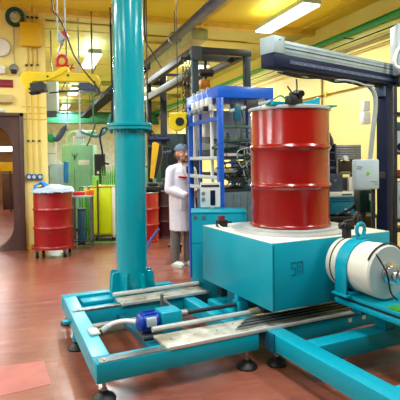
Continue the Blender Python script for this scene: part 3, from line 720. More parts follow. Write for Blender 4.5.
# ------------------------------------------------------------------ things on the door wall
def wy(px, py, y=WY):                # the point of the door wall (plane y) seen there
    r = at(px, py, 1) - Vector((0, 0, CAMZ)); return Vector((0, 0, CAMZ)) + r * (y / r.y)
def wx(px, py, x=WX):
    r = at(px, py, 1) - Vector((0, 0, CAMZ)); return Vector((0, 0, CAMZ)) + r * (x / r.x)
a, c = wy(21, 46.5), wy(41, 25.5)
jb = wthing('junction_box', 'yellow square junction box high on the yellow door wall', 'junction box', (a.x, WY, a.z))
obj('box_body', box(B(), a.x, c.x, WY - .10, WY, a.z, c.z, .008), BOXY, jb)
obj('box_lid', box(B(), a.x - .006, c.x + .006, WY - .115, WY - .10, a.z - .006, c.z + .006, .004), BOXY, jb)
for sx, sz in ((.03, .03), (-.03, .03), (.03, -.03), (-.03, -.03)):
    xx = (a.x if sx > 0 else c.x) + sx; zz = (a.z if sz > 0 else c.z) + sz
    obj('lid_screw', cyl(B(), (xx, WY - .115, zz), (xx, WY - .119, zz), .006, seg=6), STEELD, jb)
zb = a.z
cnames = ('left', 'middle', 'right')
for i, (pt, pb) in enumerate(((28.5, 28.5), (33, 33.5), (37.5, 39.5))):
    x0 = wy(pt, 60).x; x1 = wy(pb, 150).x; zs = wy(pb, 174).z
    t = wthing('wall_conduit', f'{cnames[i]} one of the three yellow conduits running down the door wall', 'conduit', (x1, WY, zs))
    obj('pipe', tube(B(), [(x0, WY - .022, zb), (x0, WY - .022, zb - .3), (x1, WY - .022, zb - .5), (x1, WY - .022, zs)], .012, 8, False), CONDUIT, t)
    for zz in (wy(pb, 65.5).z, wy(pb, 141).z):
        obj('clip', box(B(), x1 - .02, x1 + .02, WY - .038, WY, zz - .015, zz + .015, .002), GREYD, t)
    t = wthing('wall_socket', f'{cnames[i]} one of the three blue wall sockets at the conduit ends', 'socket', (x1, WY, zs - .1))
    obj('socket_body', box(B(), x1 - .04, x1 + .04, WY - .05, WY, zs - .10, zs, .008), mat('socket_blue', (28, 96, 140), 0.4), t)
    obj('socket_face', lathe(B(), [(.026, WY - .062), (.030, WY - .05)], (x1, 0, zs - .05), 20, 'Y'), WHITEG, t)
    t = wthing('ceiling_conduit', f'{cnames[i]} yellow conduit bending from the junction box up to the ceiling', 'conduit', (x0, WY, c.z))
    e = {0: -.28, 1: 0, 2: .22}[i]
    obj('pipe', tube(B(), [(x0, WY - .022, c.z), (x0, WY - .022, c.z + .16), (x0 + e * .3, WY - .022, c.z + .28), (x0 + e, WY - .022, c.z + .34)] + ([(x0 - 1.2, WY - .022, c.z + .34)] if i == 0 else [(x0 + e, WY - .022, CZ - .10)]), .013, 8, i != 1), CONDUIT, t)
    obj('clip', box(B(), x0 - .022, x0 + .022, WY - .04, WY, c.z + .1, c.z + .13, .002), BLACK, t)
for z_, lab in ((106.5, 'upper'), (113, 'middle'), (119, 'lower')):
    a1, c1 = wy(22, z_), wy(46, z_ + .5)
    o = obj('wall_strap', box(B(), a1.x, c1.x, WY - .010, WY, a1.z - .008, a1.z + .008, .002), CONDUIT)
    solo(o, f'{lab} thin horizontal strap across the three wall conduits', 'strap')
# coil, camera, disc, signs
p = wy(15, 17.5)
t = wthing('hose_coil', 'round coil of dark green cable hanging high on the door wall', 'cable coil', (p.x, WY, p.z - .16))
for q in range(5):
    rr = .10 + .013 * q
    b = B(); tube(b, [(p.x + rr * .93 * math.cos(2 * math.pi * s_ / 24), WY - .03 - .012 * (q % 2), p.z + rr * 1.02 * math.sin(2 * math.pi * s_ / 24)) for s_ in range(25)], .010, 6, False)
    obj('turn', b, mat('coil_green', (16, 84, 84), 0.5), t)
obj('coil_core', cyl(B(), (p.x - .02, WY, p.z + .02), (p.x - .02, WY - .03, p.z + .02), .055, seg=20), WHITEG, t)
obj('coil_hook', cyl(B(), (p.x, WY, p.z + .06), (p.x, WY - .07, p.z + .06), .012, seg=10), ORANGE, t)
obj('tail', tube(B(), [(p.x - .03, WY - .02, p.z - .13), (p.x - .02, WY - .02, p.z - .35), (p.x - .03, WY - .02, p.z - .6), (p.x - .01, WY - .02, p.z - .82)], .006, 6), GREY, t)
p = wy(14, 70)
t = wthing('wall_bell', 'small grey round alarm bell with black mouth on the door wall', 'alarm', (p.x, WY, p.z - .05))
obj('bell_dome', lathe(B(), [(.04, WY - .075), (.068, WY - .05), (.075, WY - .02), (.06, WY)], (p.x, 0, p.z + .02), 24, 'Y'), GREY, t)
obj('bell_mouth', box(B(), p.x - .045, p.x + .045, WY - .11, WY - .03, p.z - .07, p.z - .005, .01), BLACK, t)
p = wy(1, 47.5)
t = wthing('wall_clock', 'white round disc on the door wall at the left edge of the picture', 'wall disc', (p.x, WY, p.z - .13))
obj('disc', lathe(B(), [(.145, WY), (.145, WY - .03), (.13, WY - .045)], (p.x, 0, p.z), 40, 'Y'), WHITE, t)
obj('rim', lathe(B(), [(.145, WY - .03), (.152, WY - .03), (.152, WY)], (p.x, 0, p.z), 40, 'Y', False), GREY, t)
p = wy(0, 70)
o = obj('wall_speaker', box(B(), p.x - .12, p.x + .085, WY - .07, WY, p.z - .07, p.z + .07, .03), WHITE)
solo(o, 'small white rounded unit under the white disc at the left edge', 'wall unit')
a, c = wy(-6, 87), wy(13, 80)
t = wthing('red_sign', 'dark red sign board on the door wall above the doorway', 'sign', (a.x, WY, a.z))
obj('board', box(B(), a.x, c.x, WY - .02, WY, a.z, c.z, .003), mat('sign_red', (128, 22, 34), 0.4), t)
obj('sign_line', box(B(), a.x + .02, c.x - .02, WY - .0215, WY - .02, a.z + .045, a.z + .055), mat('sign_line', (176, 60, 66), 0.4), t)
a, c = wy(-6, 103), wy(13, 95.5)
o = obj('beige_unit', box(B(), a.x, c.x, WY - .10, WY, a.z, c.z, .02), mat('beige_plastic', (196, 176, 120), 0.5))
solo(o, 'beige rounded wall lamp unit just above the brown doorway', 'wall unit')
p = wy(2, 111)
o = obj('small_plate', box(B(), p.x - .05, p.x + .05, WY - .01, WY, p.z - .02, p.z + .02, .003), WHITEG)
solo(o, 'tiny pale plate between the beige unit and the brown doorway', 'plate')
# things in the corridor
p = Vector((-1.0, 14.5, 0))
t = wthing('yellow_sign', 'yellow lit board in the corridor beyond the brown doorway', 'sign', (-1.0, 15.0, 1.2))
obj('board', box(B(), -1.7, -.55, 15, 15.05, 1.20, 1.46, .005), YEL, t)
for x in (-1.6, -.70): obj('board_post', box(B(), x, x + .04, 15.01, 15.04, 0, 1.2), GREYD, t)
t = wthing('corridor_locker', 'dark locker standing far down the corridor beyond the doorway', 'locker', (-.6, 16, 0))
obj('locker_body', box(B(), -.95, -.1, 16, 16.5, 0, 1.1, .01), mat('locker_brown', (58, 38, 30), 0.4), t)
obj('locker_door', box(B(), -.93, -.54, 15.985, 16, .06, 1.06, .004), mat('locker_door', (78, 50, 38), 0.4), t)
obj('locker_door', box(B(), -.51, -.12, 15.985, 16, .06, 1.06, .004), mat('locker_door', (78, 50, 38), 0.4), t)
t = wthing('corridor_stool', 'dark bin standing on the corridor floor beyond the doorway', 'bin', (-.75, 12.6, 0))
obj('bin_body', lathe(B(), [(.13, 0), (.17, .45), (.16, .45)], (-1.0, 12.6, 0), 24), GREYD, t)
obj('bin_rim', lathe(B(), [(.165, .44), (.178, .45), (.165, .46)], (-1.0, 12.6, 0), 24, caps=False), BLACK, t)

# ------------------------------------------------------------------ ceiling services
def run(name, pts, r, m, label, cat, seg=12, clips=0, smooth=False, extra=None):
    t = wthing(name, label, cat, tuple(pts[0]))
    obj('pipe', tube(B(), pts, r, seg, smooth), m, t)
    return t
# grey duct on the ceiling
dxx = wx(0, 0, 1) if False else None
def atz(px, py, z):
    r = at(px, py, 1) - Vector((0, 0, CAMZ)); return Vector((0, 0, CAMZ)) + r * ((z - CAMZ) / r.z)
A_ = atz(222, 0, 3.55); 
dX = A_.x - .05
t = run('round_duct', [(dX, 2.0, 3.55), (dX, 22.0, 3.55)], .10, mat('duct_grey', (118, 138, 156), 0.45), 'long grey round duct running under the ceiling past the teal column', 'duct', 24)
for y in (8.0, 11.5, 15):
    obj('joint_ring', lathe(B(), [(.10, y - .03), (.112, y - .03), (.112, y + .03), (.10, y + .03)], (dX, 0, 3.55), 24, 'Y', False), GREY, t)
    obj('hanger', cyl(B(), (dX, y, 3.64), (dX, y, CZ - .02), .01, seg=6), STEELD, t)
# second boxy duct on the ceiling right of the round one
t = wthing('insulated_duct', 'pale silvery insulated duct on the ceiling right of the round duct', 'duct', (dX + .75, 12, 3.8))
obj('duct_body', box(B(), dX + .55, dX + .9, WY + .3, 20, 3.76, 3.975, .03), mat('insulation', (176, 186, 156), 0.45, 0.2, 0.12, 5, 0.6, bscale=18), t)
# pipes along the right wall
gp = wx(400, 10, WX - .12); gp2 = wx(323, 45, WX - .12)
zc = (gp.z + gp2.z) / 2
t = run('green_pipe', [(WX - .12, -1, zc), (WX - .12, FY - 1, zc)], .098, mat('bright_pipe_green', (16, 214, 140), .4, 0, .05), 'thick bright green pipe running along the top of the right wall', 'pipe', 16)
for y in (4.4, 5.6, 7.2, 10, 14):
    obj('pipe_bracket', box(B(), WX - .20, WX - .001, y, y + .03, zc - .10, zc - .08, .003), GREENB, t)
run('black_pipe', [(WX - .11, -1, zc - .17), (WX - .11, FY - 1, zc - .17)], .022, BLACK, 'thin black cable running just under the green wall pipe', 'pipe', 8)
run('beige_pipe', [(WX - .07, -1, zc - .26), (WX - .07, FY - 1, zc - .26)], .034, OFFW, 'pale pipe running below the black cable on the right wall', 'pipe', 10)
run('ochre_pipe', [(WX - .06, -1, zc - .36), (WX - .06, FY - 1, zc - .36)], .02, CONDUIT, 'thin ochre pipe lowest of the bundle on the right wall', 'pipe', 8)
CONDB = mat('conduit_bright', (250, 216, 84), .45)
def cpipe(px1, py1, y0, y1, r, label):
    A = atz(px1, py1, CZ - .06); run('ceiling_pipe', [(A.x, y0, CZ - .06), (A.x, y1, CZ - .06)], r, CONDB, label, 'pipe', 8)
cpipe(332, 29, 1, 8.3, .035, 'thick yellow pipe on the ceiling right of the long lamp')
cpipe(330, 15, 1, 8.3, .02, 'thin yellow pipe on the ceiling beside the long lamp')
cpipe(360, 30, 1, 8.3, .02, 'thin yellow pipe on the ceiling nearest the right wall')
A = wx(398, 78, WX - .03); A2 = wx(300, 100, WX - .03)
zz = (A.z + A2.z) / 2
t = run('yellow_wall_pipe', [(WX - .03, 0, zz), (WX - .03, 13, zz)], .026, CONDUIT, 'yellow pipe running level along the pale right wall behind the navy post', 'pipe', 8)
for y in (5.5, 6.5, 8, 9.5):
    obj('clip', box(B(), WX - .06, WX, y, y + .04, zz - .045, zz + .045, .003), CONDUIT, t)
p = wx(322, 110, WX - .02)
run('drop_pipe', [(p.x, p.y, 3.3), (p.x, p.y, .8)], .022, mat('pipe_ochre', (150, 110, 50), .5), 'thin brown pipe dropping down the pale right wall behind the gantry arm', 'pipe', 8)
# conduits crossing the far ceiling
for i, (pa, pb) in enumerate((((150, 36), (230, 42)), ((60, 22), (112, 26)))):
    A = atz(*pa, CZ - .05); Bp = atz(*pb, CZ - .05)
    run('cross_conduit', [(A.x - .3, A.y, CZ - .05), (Bp.x + .4, A.y, CZ - .05)], .022, CONDUIT, ('yellow conduit crossing the pale ceiling right of the column', 'yellow conduit crossing the pale ceiling left of the column')[i], 'conduit', 8)
A = atz(230, 0, CZ - .06)
run('bent_conduit', [(A.x, 3, CZ - .08), (A.x, 9.4, CZ - .08), (A.x - .1, 9.8, CZ - .08), (A.x - .35, 10, CZ - .08), (A.x - 1.3, 10.05, CZ - .08)], .03, CONDUIT, 'bent yellow conduit curving across the ceiling beside the grey duct', 'conduit', 10)
# green beam across the far wall and smaller ceiling steel
t = wthing('green_beam', 'green steel beam crossing the far end of the hall', 'beam', (3, FY - 2.6, 3.2))
obj('beam_web', box(B(), .21, WX, FY - 2.6, FY - 2.4, 3.15, 3.55, .01), GREENB, t)
obj('beam_flange', box(box(B(), .21, WX, FY - 2.72, FY - 2.3, 3.10, 3.15, .004), .21, WX, FY - 2.72, FY - 2.3, 3.55, 3.6, .004), GREEND, t)
for i in range(3):
    y = 15.5 + i * 2.4
    t = wthing('roof_beam', ('nearest', 'second', 'farthest')[i] + ' pale olive roof beam crossing the far ceiling', 'beam', (2.8, y, 3.7))
    obj('beam_web', box(B(), .21, WX, y - .06, y + .06, 3.86, 4.0, .01), mat('beam_pale', (158, 170, 110), .5), t)
t = wthing('cable_tray', 'dark cable tray sloping back under the ceiling left of the column', 'cable tray', (1.9, 14, 3.35))
obj('tray_body', box(box(box(B(), 1.9, 2.25, 9.5, 21, 3.3, 3.32), 1.9, 1.92, 9.5, 21, 3.32, 3.42), 2.23, 2.25, 9.5, 21, 3.32, 3.42), mat('tray_dark', (30, 40, 40), .9, spec=.1), t)
for y in (10, 13, 16, 19): obj('hanger', cyl(B(), (2.07, y, 3.32), (2.07, y, CZ - .02), .012, seg=6), GREYD, t)
t = wthing('roof_truss', 'thin dark bracing hanging under the far ceiling beside the lamps', 'truss', (.9, 12.5, 3.4))
obj('chord', box(B(), .5, 2.5, 12.9, 12.95, 3.25, 3.3), BLACK, t)
for x in (.7, 1.3, 1.9): obj('web', cyl(B(), (x, 12.92, 3.28), (x + .3, 12.92, CZ - .02), .012, seg=6), BLACK, t)

# white boxes hanging beyond the wall corner
def facebox(name, px0, py0, px1, py1, d, dep, m, label, cat, bev=.01, hang=None):
    """upright box of real size whose front spans the given place, facing the camera's heading"""
    a = at(px0, py1, d); c = at(px1, py0, d)
    wdt = (px1 - px0) * d / FPX; hgt = (py1 - py0) * d / FPX
    t = thing(name, label, cat, a, -HEAD + R(8))
    obj('body', box(B(), 0, wdt, 0, dep, 0, hgt, min(bev, wdt * .2, hgt * .2)), m, t)
    return t, wdt, hgt
t, w_, h_ = facebox('hanging_cabinet', 46, 80, 56.5, 111, 9.2, .3, WHITEG, 'pale grey hanging cabinet just right of the yellow wall corner', 'cabinet')
obj('louvre_panel', box(B(), 0, w_, -.01, 0, -.12, 0), NAVYL, t)
obj('hanging_rod', cyl(B(), (w_ * .5, .1, h_), (w_ * .5, .1, CZ - .05 - t.location.z), .012, seg=6), STEELD, t)
t, w_, h_ = facebox('white_board', 47, 141, 56, 166, 9.3, .08, WHITE, 'white upright panel beside the yellow wall corner above the red drum', 'panel')
obj('panel_leg', box(B(), .02, .06, .02, .06, -t.location.z, 0), STEELD, t)
obj('panel_edge', box(B(), 0, w_, -.006, 0, h_ * .48, h_ * .5), GREY, t)

# ------------------------------------------------------------------ pale green machine and neighbours (left background)
p = at(79, 250, 10.0); p.z = 0; k10 = 10.0 / 480
t = thing('green_machine', 'pale green cabinet machine with a white plate behind the left red drum', 'machine', p, -HEAD + R(4))
obj('cabinet', box(B(), -15.5 * k10, 15.5 * k10, 0, .6, .05, 1.80, .015), GREENL, t)
obj('plinth', box(B(), -14 * k10, 14 * k10, .04, .55, 0, .05), GREYD, t)
obj('white_plate', box(B(), 1 * k10, 12 * k10, -.008, 0, 1.38, 1.48, .003), WHITE, t)
obj('emblem_stem', box(B(), -.06, -.04, -.008, 0, 1.48, 1.6), GREEND, t)
for s in (-1, 1): obj('emblem_arm', cyl(B(), (-.05, -.004, 1.52), (-.05 + s * .06, -.004, 1.62), .008, seg=6), GREEND, t)
obj('door_gap', box(B(), -3 * k10, -2.6 * k10, -.003, 0, .1, 1.3), GREEND, t)
for x in (-.22, -.05, .12):
    obj('top_pipe', tube(B(), [(x, .2, 1.80), (x, .2, 2.0), (x + .1, .2, 2.08), (x + .25, .2, 2.08)], .022, 8), GREENL, t)
obj('top_valve', box(B(), -.1, .12, .1, .3, 1.80, 1.98, .02), WHITEG, t)
t, w_, h_ = facebox('dark_monitor', 94.5, 154, 105, 176, 9.5, .2, GREYD, 'dark grey equipment box between the green machine and the column', 'equipment box')
obj('screen', box(B(), .02, w_ - .02, -.006, 0, h_ * .3, h_ - .03), BLACK, t)
obj('tag', box(B(), .05, .09, -.008, 0, .04, .09), WHITE, t)
obj('stand', box(B(), w_ * .4, w_ * .6, .05, .15, -t.location.z, 0), GREYD, t)
# drape with green hose elbow
t = wthing('suction_hose', 'black suction hose with green end curving beyond the yellow wall corner', 'hose', at(54, 138, 9.2))
obj('hose_tube', tube(B(), [at(53, 138, 9.2), at(57, 139, 9.2), at(61, 134, 9.2), at(64, 129, 9.2), at(67, 128, 9.2)], .055, 10), NAVYL, t)
obj('green_end', cyl(B(), at(49, 138, 9.2), at(54, 138, 9.2), .09, seg=14), GREENP, t)
obj('drop_line', tube(B(), [at(67, 128, 9.2), at(67.5, 112, 9.2), Vector((at(67.5, 112, 9.2).x, at(67.5, 112, 9.2).y, CZ - .04))], .015, 6, False), WHITEG, t)
def hang(name, pts, r, m, label, cat='hose'):
    t = wthing(name, label, cat, pts[0]); obj('line', tube(B(), pts, r, 8), m, t); return t
q = at(79.5, 100, 8.6); q.z = CZ - .04
hang('white_rope', [q, at(79.5, 100, 8.6), at(79.5, 118, 8.6), at(80, 131, 8.6)], .014, WHITEG, 'pale rope hanging down to a white pulley left of the column', 'rope')
t, w_, h_ = facebox('pulley_block', 76, 130, 85, 138, 8.6, .1, WHITEG, 'white pulley block hanging at the end of the pale rope', 'pulley')
q = at(115, 96, 8.4); q.z = CZ - .04
hang('teal_hose', [q, at(115, 104, 8.4), at(111, 116, 8.4), at(106, 130, 8.4), at(97, 136, 8.4), at(88, 134, 8.4), at(82, 132, 8.5)], .03, mat('hose_teal', (40, 120, 130), 0.4), 'teal hose hanging in a loop left of the column')
q = at(93, 110, 8.2); q.z = CZ - .04
hang('grey_hose', [q, at(93, 112, 8.2), at(95, 124, 8.2), at(91, 136, 8.2), at(87, 146, 8.2)], .014, GREEND, 'thin dark green hose hanging behind the teal hose loop')
q = at(100, 118, 8.0)
q = at(112, 118, 8.0); q.z = CZ - .04
hang('blue_hose', [q, at(112, 118, 8.0), at(103, 128, 8.0), at(100, 137, 8.0), at(102, 150, 8.0), at(104, 162, 8.0), at(109, 164, 8.0)], .016, NAVY, 'dark blue hose hanging close to the left of the column')
# chair and bench
p = at(60, 250, 8.9); p.z = 0
t = thing('work_chair', 'pale blue backed work chair behind the left red drum', 'chair', p, -HEAD)
b = B(); box(b, -.17, .10, 0, .04, 1.02, 1.42, .02)
obj('backrest', b, mat('pale_blue_plastic', (170, 200, 216), 0.4), t)
obj('side_pad', box(B(), .10, .18, -.02, .05, 1.06, 1.46, .02), CLOTHB, t)
obj('seat', box(B(), -.2, .22, -.42, 0, .72, .77, .02), WHITEG, t)
for x in (-.17, .19):
    for y in (-.38, 0): obj('leg', cyl(B(), (x, y, 0), (x, y, .72 if y < 0 else 1.02), .014, seg=8), CHROME, t)
obj('back_rail', cyl(B(), (-.17, 0, 1.0), (.19, 0, 1.0), .014, seg=8), CHROME, t)
k8 = 8.3 / 480
p = at(84, 255, 7.9); p.z = 0
t = thing('small_bench', 'small steel bench with red box and orange parts right of the red drum', 'bench', p, -HEAD + R(5))
obj('bench_top', box(B(), -.2, .14, 0, .28, .86, .89, .004), WHITEG, t)
for x in (-.18, .12):
    for y in (.03, .25): obj('leg', box(B(), x - .015, x + .015, y - .015, y + .015, 0, .86), STEELD, t)
obj('lower_shelf', box(B(), -.2, .14, 0, .28, .12, .14), GREYD, t)
o = thing('red_box', 'small open red box lying on the steel bench', 'box', p + Vector((-.03, .1, .89)), -HEAD + R(15))
obj('tray', box(B(), -.12, .07, -.06, .08, 0, .06, .006), REDB, o)
for i, (x, y, c_) in enumerate(((.10, .03, ORANGE), (.15, -.02, ORANGE), (.06, .12, CONDUIT))):
    o = obj('orange_part', box(B(), p.x + x - .03, p.x + x + .03, p.y + y, p.y + y + .05, .89, .97 + .02 * i, .01), c_)
    solo(o, ('left orange plastic part on the steel bench', 'right orange plastic part at the end of the steel bench', 'ochre part standing behind the orange parts on the bench')[i], 'plastic part')
t, w_, h_ = facebox('green_stool', 78, 210, 85, 245, 7.95, .2, mat('dark_teal_box', (30, 80, 100), 0.5), 'dark blue-green waste container under the small bench', 'container')
obj('lid', box(B(), -.01, w_ + .01, -.01, .21, h_, h_ + .02, .004), GREYD, t)
# lime cabinet on a green tray
p = at(105, 246, 8.5); p.z = 0
t = thing('lime_cabinet', 'bright lime yellow cabinet left of the teal column', 'cabinet', p, -HEAD + R(3))
k = 8.5 / 480
obj('body', box(B(), -14 * k, 9 * k, 0, .55, .14, 1.0, .02), LIME, t)
obj('door_panel', box(B(), -14 * k, -6.6 * k, -.015, 0, .17, .98, .006), LIME, t)
obj('door_panel', box(B(), -5.4 * k, 6.5 * k, -.015, 0, .17, .98, .006), LIME, t)
obj('pale_post', box(B(), 8 * k, 11 * k, -.02, .05, .1, 1.0, .004), OFFW, t)
obj('brown_pole', cyl(B(), (-6 * k, -.03, .10), (-6 * k, -.03, 1.12), .014, seg=8), BROWN, t)
obj('top_rim', box(B(), -14.5 * k, 11 * k, -.03, .57, 1.0, 1.015, .003), CONDUIT, t)
obj('base_rim', box(B(), -14.5 * k, 11 * k, -.02, .57, .11, .14, .003), BROWN, t)
for x in (-12, 8):
    for y in (.03, .5): obj('leg', cyl(B(), (x * k, y, .03), (x * k, y, .11), .02, seg=8), GREYD, t)
obj('drip_tray', box(B(), -28 * k, 13 * k, -.16, .7, 0, .03, .004), mat('tray_green', (104, 128, 60), 0.4, 0, 0.2, 12), t, label='flat olive green drip tray under the cabinet')
t = thing('green_curtain', 'translucent looking green plastic curtain strips left of the lime cabinet', 'curtain', at(88, 246, 8.6) * Vector((1, 1, 0)) if False else Vector((at(88, 246, 8.6).x, at(88, 246, 8.6).y, 0)), -HEAD)
for i in range(7):
    x = -.10 + i * .032
    obj('strip', box(B(), x, x + .028, .006 * (i % 2), .006 * (i % 2) + .004, .05, .98, .001), mat('curtain_green_%d' % (i % 3), ((52, 150, 44), (96, 178, 60), (34, 118, 50))[i % 3], 0.3), t)
obj('curtain_rail', cyl(B(), (-.13, 0, .99), (.15, 0, .99), .012, seg=8), STEELD, t)
for x in (-.13, .15): obj('curtain_post', cyl(B(), (x, 0, 0), (x, 0, 1.0), .012, seg=8), STEELD, t)
p = at(95, 190, 8.5)
t, w_, h_ = facebox('green_box', 92, 176, 98.5, 190.5, 8.6, .12, mat('fresh_green', (120, 196, 80), 0.5), 'fresh green upright box on the left end of the lime cabinet', 'box')
for i in range(7):
    px = 102 + i * 2.1
    pp = at(px, 189.5, 8.75); pp.z = 1.015
    o = lathe(B(), [(.014, 0), (.016, .02), (.014, .2), (.006, .26 + .02 * (i % 3)), (.004, .34 + .02 * (i % 2))], pp, 10)
    o = obj('green_bottle', o, GREEN)
    solo(o, ('leftmost', 'second', 'third', 'fourth', 'fifth', 'sixth', 'rightmost')[i] + ' slim green bottle from the left in the row on the lime cabinet', 'bottle', 'green bottles on the lime cabinet')

# ------------------------------------------------------------------ between column and rack
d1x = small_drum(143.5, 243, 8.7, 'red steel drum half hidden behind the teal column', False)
d2x = small_drum(166, 238, 9.2, 'dark shaded red drum between the column and the person', False, m=mat('shaded_red', (58, 10, 16), 0.5))  # the shadow it stands in is put into its darker red
# black gear on the drums
o = box(box(B(), d1x[0] + .05, d1x[0] + .33, d1x[1] - .1, d1x[1] + .2, d1x[2], d1x[2] + .1, .02), d1x[0] + .1, d1x[0] + .28, d1x[1] - .05, d1x[1] + .12, d1x[2] + .09, d1x[2] + .16, .02)
solo(obj('tool_case', o, BLACK), 'black tool case on the red drum behind the column', 'case')
o = box(box(B(), d2x[0] - .12, d2x[0] + .22, d2x[1] - .15, d2x[1] + .15, d2x[2], d2x[2] + .14, .03), d2x[0] - .05, d2x[0] + .2, d2x[1] - .1, d2x[1] + .1, d2x[2] + .13, d2x[2] + .22, .03)
solo(obj('tool_case', o, mat('case_dark', (34, 40, 44), 0.5)), 'dark equipment case on the shaded red drum beside the person', 'case')
# wheeled cart in front of the person
p = at(175.5, 254, 6.9); p.z = 0
t = thing('hose_cart', 'low black cart with red hubbed wheel beside the person', 'cart', p, -HEAD)
wr = .095
for y in (0, .3):
    c_ = obj('wheel', lathe(B(), [(.05, -.02), (wr, -.018), (wr, .018), (.05, .02)], (-.02, 0, wr), 28, 'X'), BLACK, t)
    for v in c_.data.vertices: v.co.y += y
    h_ = obj('hub', lathe(B(), [(.045, -.024), (.045, .024)], (-.02, y, wr), 16, 'X'), REDB, c_)
obj('axle', cyl(B(), (-.02, 0, wr), (-.02, .3, wr), .012, seg=8), STEELD, t)
obj('deck', box(B(), -.12, .10, .04, .26, .19, .22, .01), BLACK, t)
for x in (-.08, .06): obj('post', box(B(), x, x + .02, .14, .16, .08, .19), BLACK, t)
obj('handle', tube(B(), [(.06, .15, .22), (.10, .15, .4), (.12, .15, .62)], .01, 8), STEELD, t)
q = at(148, 250, 7.8); q.z = .02
hang('blue_cable', [q, at(150, 241, 7.8), at(154, 235, 7.8), at(159, 229, 7.8)], .02, mat('cable_blue', (60, 100, 190), 0.4), 'short blue and white cable end leaning on the drum behind the column', 'cable').location
# drab machine with yellow panel and dark blue cylinders
p = at(160, 240, 8.9); p.z = 0
k = 8.9 / 480
t = thing('press_machine', 'dark green and black press machine behind the person', 'machine', at(161, 238, 10.2) * Vector((1, 1, 0)) if False else Vector((at(161, 238, 10.2).x, at(161, 238, 10.2).y, 0)), -HEAD)
k = 10.2 / 480
obj('body', box(B(), -16 * k, 30 * k, 0, .6, 0, 1.35, .02), GREEND, t)
obj('upper_body', box(B(), -8 * k, 30 * k, .05, .5, 1.35, 2.02, .02), mat('slate', (44, 66, 74), 0.5), t)
obj('guard_rail', box(B(), -8 * k, 30 * k, .0, .05, 1.62, 1.68, .004), BLACK, t)
obj('side_panel', box(B(), 2 * k, 10 * k, .02, .05, 1.70, 1.95, .006), GREEND, t)
obj('side_panel', box(B(), 12 * k, 20 * k, .02, .05, 1.40, 1.60, .006), GREYD, t)
obj('panel', box(B(), -14 * k, -4 * k, -.02, 0, .9, 1.3, .01), GREENL, t)
def bar(name, a, c_, r, m, label, cat, cap=None):
    t = wthing(name, label, cat, a); obj('tube', cyl(B(), a, c_, r, seg=18), m, t)
    if cap:
        dv = (c_ - a).normalized(); obj('end_cap', cyl(B(), a - dv * .03, a, r * 1.15, seg=18), cap, t); obj('end_cap', cyl(B(), c_, c_ + dv * .03, r * 1.15, seg=18), cap, t)
    return t
# black pillar with arms
p = at(165, 200, 9.7)
t = thing('black_pillar', 'tall black steel pillar with arms standing behind the person', 'pillar', (p.x, p.y, 0), -HEAD)
k = 9.7 / 480
zz = at(165, 72, 9.7).z
obj('pillar_post', box(B(), -3.2 * k, 3.2 * k, -.05, .05, 0, zz, .005), mat('pillar_black', (20, 30, 34), .45), t)
obj('pillar_cap', box(B(), -4 * k, 4 * k, -.06, .06, zz, zz + .03, .004), BLACK, t)
obj('arm', cyl(B(), (0, 0, zz - .05), (26 * k, .2, zz - .05), .03, seg=10), NAVYL, t)
obj('arm', cyl(B(), (2 * k, 0, zz - .25), (22 * k, .2, zz - .03), .012, seg=8), NAVYL, t)
za = at(165, 139, 9.7).z
c_ = obj('cylinder', cyl(B(), (-14 * k, -.12, za), (6 * k, -.12, za), .055, seg=18), mat('deep_navy', (20, 36, 84), 0.35), t)
obj('cylinder_cap', cyl(B(), (-15.5 * k, -.12, za), (-13.5 * k, -.12, za), .062, seg=18), BLACK, c_)
obj('cylinder', cyl(B(), (-16 * k, -.02, za - .16), (2 * k, -.02, za - .16), .045, seg=16), GREYD, t)
obj('cylinder', cyl(B(), (-8 * k, -.02, za - .28), (7 * k, -.02, za - .26), .04, seg=16), NAVYL, t)
obj('pillar_cable', tube(B(), [(-24 * k, -.1, za + .9), (-16 * k, -.1, za + .4), (-10 * k, -.1, za + .1)], .007, 6), BLACK, t)
p = at(153, 178, 7.3)
t = thing('guard_plate', 'tilted yellow and black guard panel right of the column', 'guard panel', p, -HEAD)
k = 7.3 / 480
b = B(); prism(b, [(-3 * k, 0), (1 * k, -1 * k), (7 * k, 34 * k), (2.5 * k, 36 * k), (0, 35 * k)], -.02, .02); obj('yellow_face', b, mat('mustard', (214, 168, 30), 0.4), t, bevel=.004)
b = B(); prism(b, [(1 * k, -1 * k), (4 * k, 1 * k), (9.5 * k, 22 * k), (10 * k, 32 * k), (7 * k, 34 * k)], -.015, .10); obj('black_side', b, BLACK, t, bevel=.004)
obj('hanger', tube(B(), [(3 * k, 0, 35 * k), (3 * k, -.02, 41 * k), (-1 * k, -.02, 50 * k), (-4 * k, -.02, 70 * k), (-4 * k, -.02, CZ - .04 - p.z)], .01, 6), BLACK, t)

# black steel portal
Fp = at(195, 100, 7.1)
zT = at(195, 47, 7.1).z
t = wthing('portal_frame', 'black steel portal frame standing behind the blue rack', 'frame', (Fp.x, Fp.y, 0))
wd, dp = .84, 3.0
PORT = mat('portal_black', (16, 18, 20), 0.5, spec=.3)
PORTP = mat('portal_post', (36, 48, 54), 0.5, spec=.3)
for (x, y) in ((0, 0), (wd, 0), (0, dp), (wd, dp)):
    obj('post', box(B(), Fp.x + x - .045, Fp.x + x + .045, Fp.y + y - .05, Fp.y + y + .05, 0, zT - .1, .004), PORTP, t)
for (x0, x1, y0, y1) in ((-.06, wd + .06, -.05, .05), (-.06, wd + .06, dp - .05, dp + .05), (-.05, .05, .05, dp - .05), (wd - .05, wd + .05, .05, dp - .05)):
    obj('top_beam', box(B(), Fp.x + x0, Fp.x + x1, Fp.y + y0, Fp.y + y1, zT - .1, zT, .004), BLACK, t)
obj('hoist_rail', box(B(), Fp.x - .05, Fp.x + .05, Fp.y + .05, Fp.y + dp - .05, zT - .42, zT - .3, .004), BLACK, t)
obj('corner_plate', box(B(), Fp.x - .06, Fp.x + .1, Fp.y - .06, Fp.y - .05, zT - .2, zT + .005, .002), GREYD, t)
q = at(207, 88, 7.6)
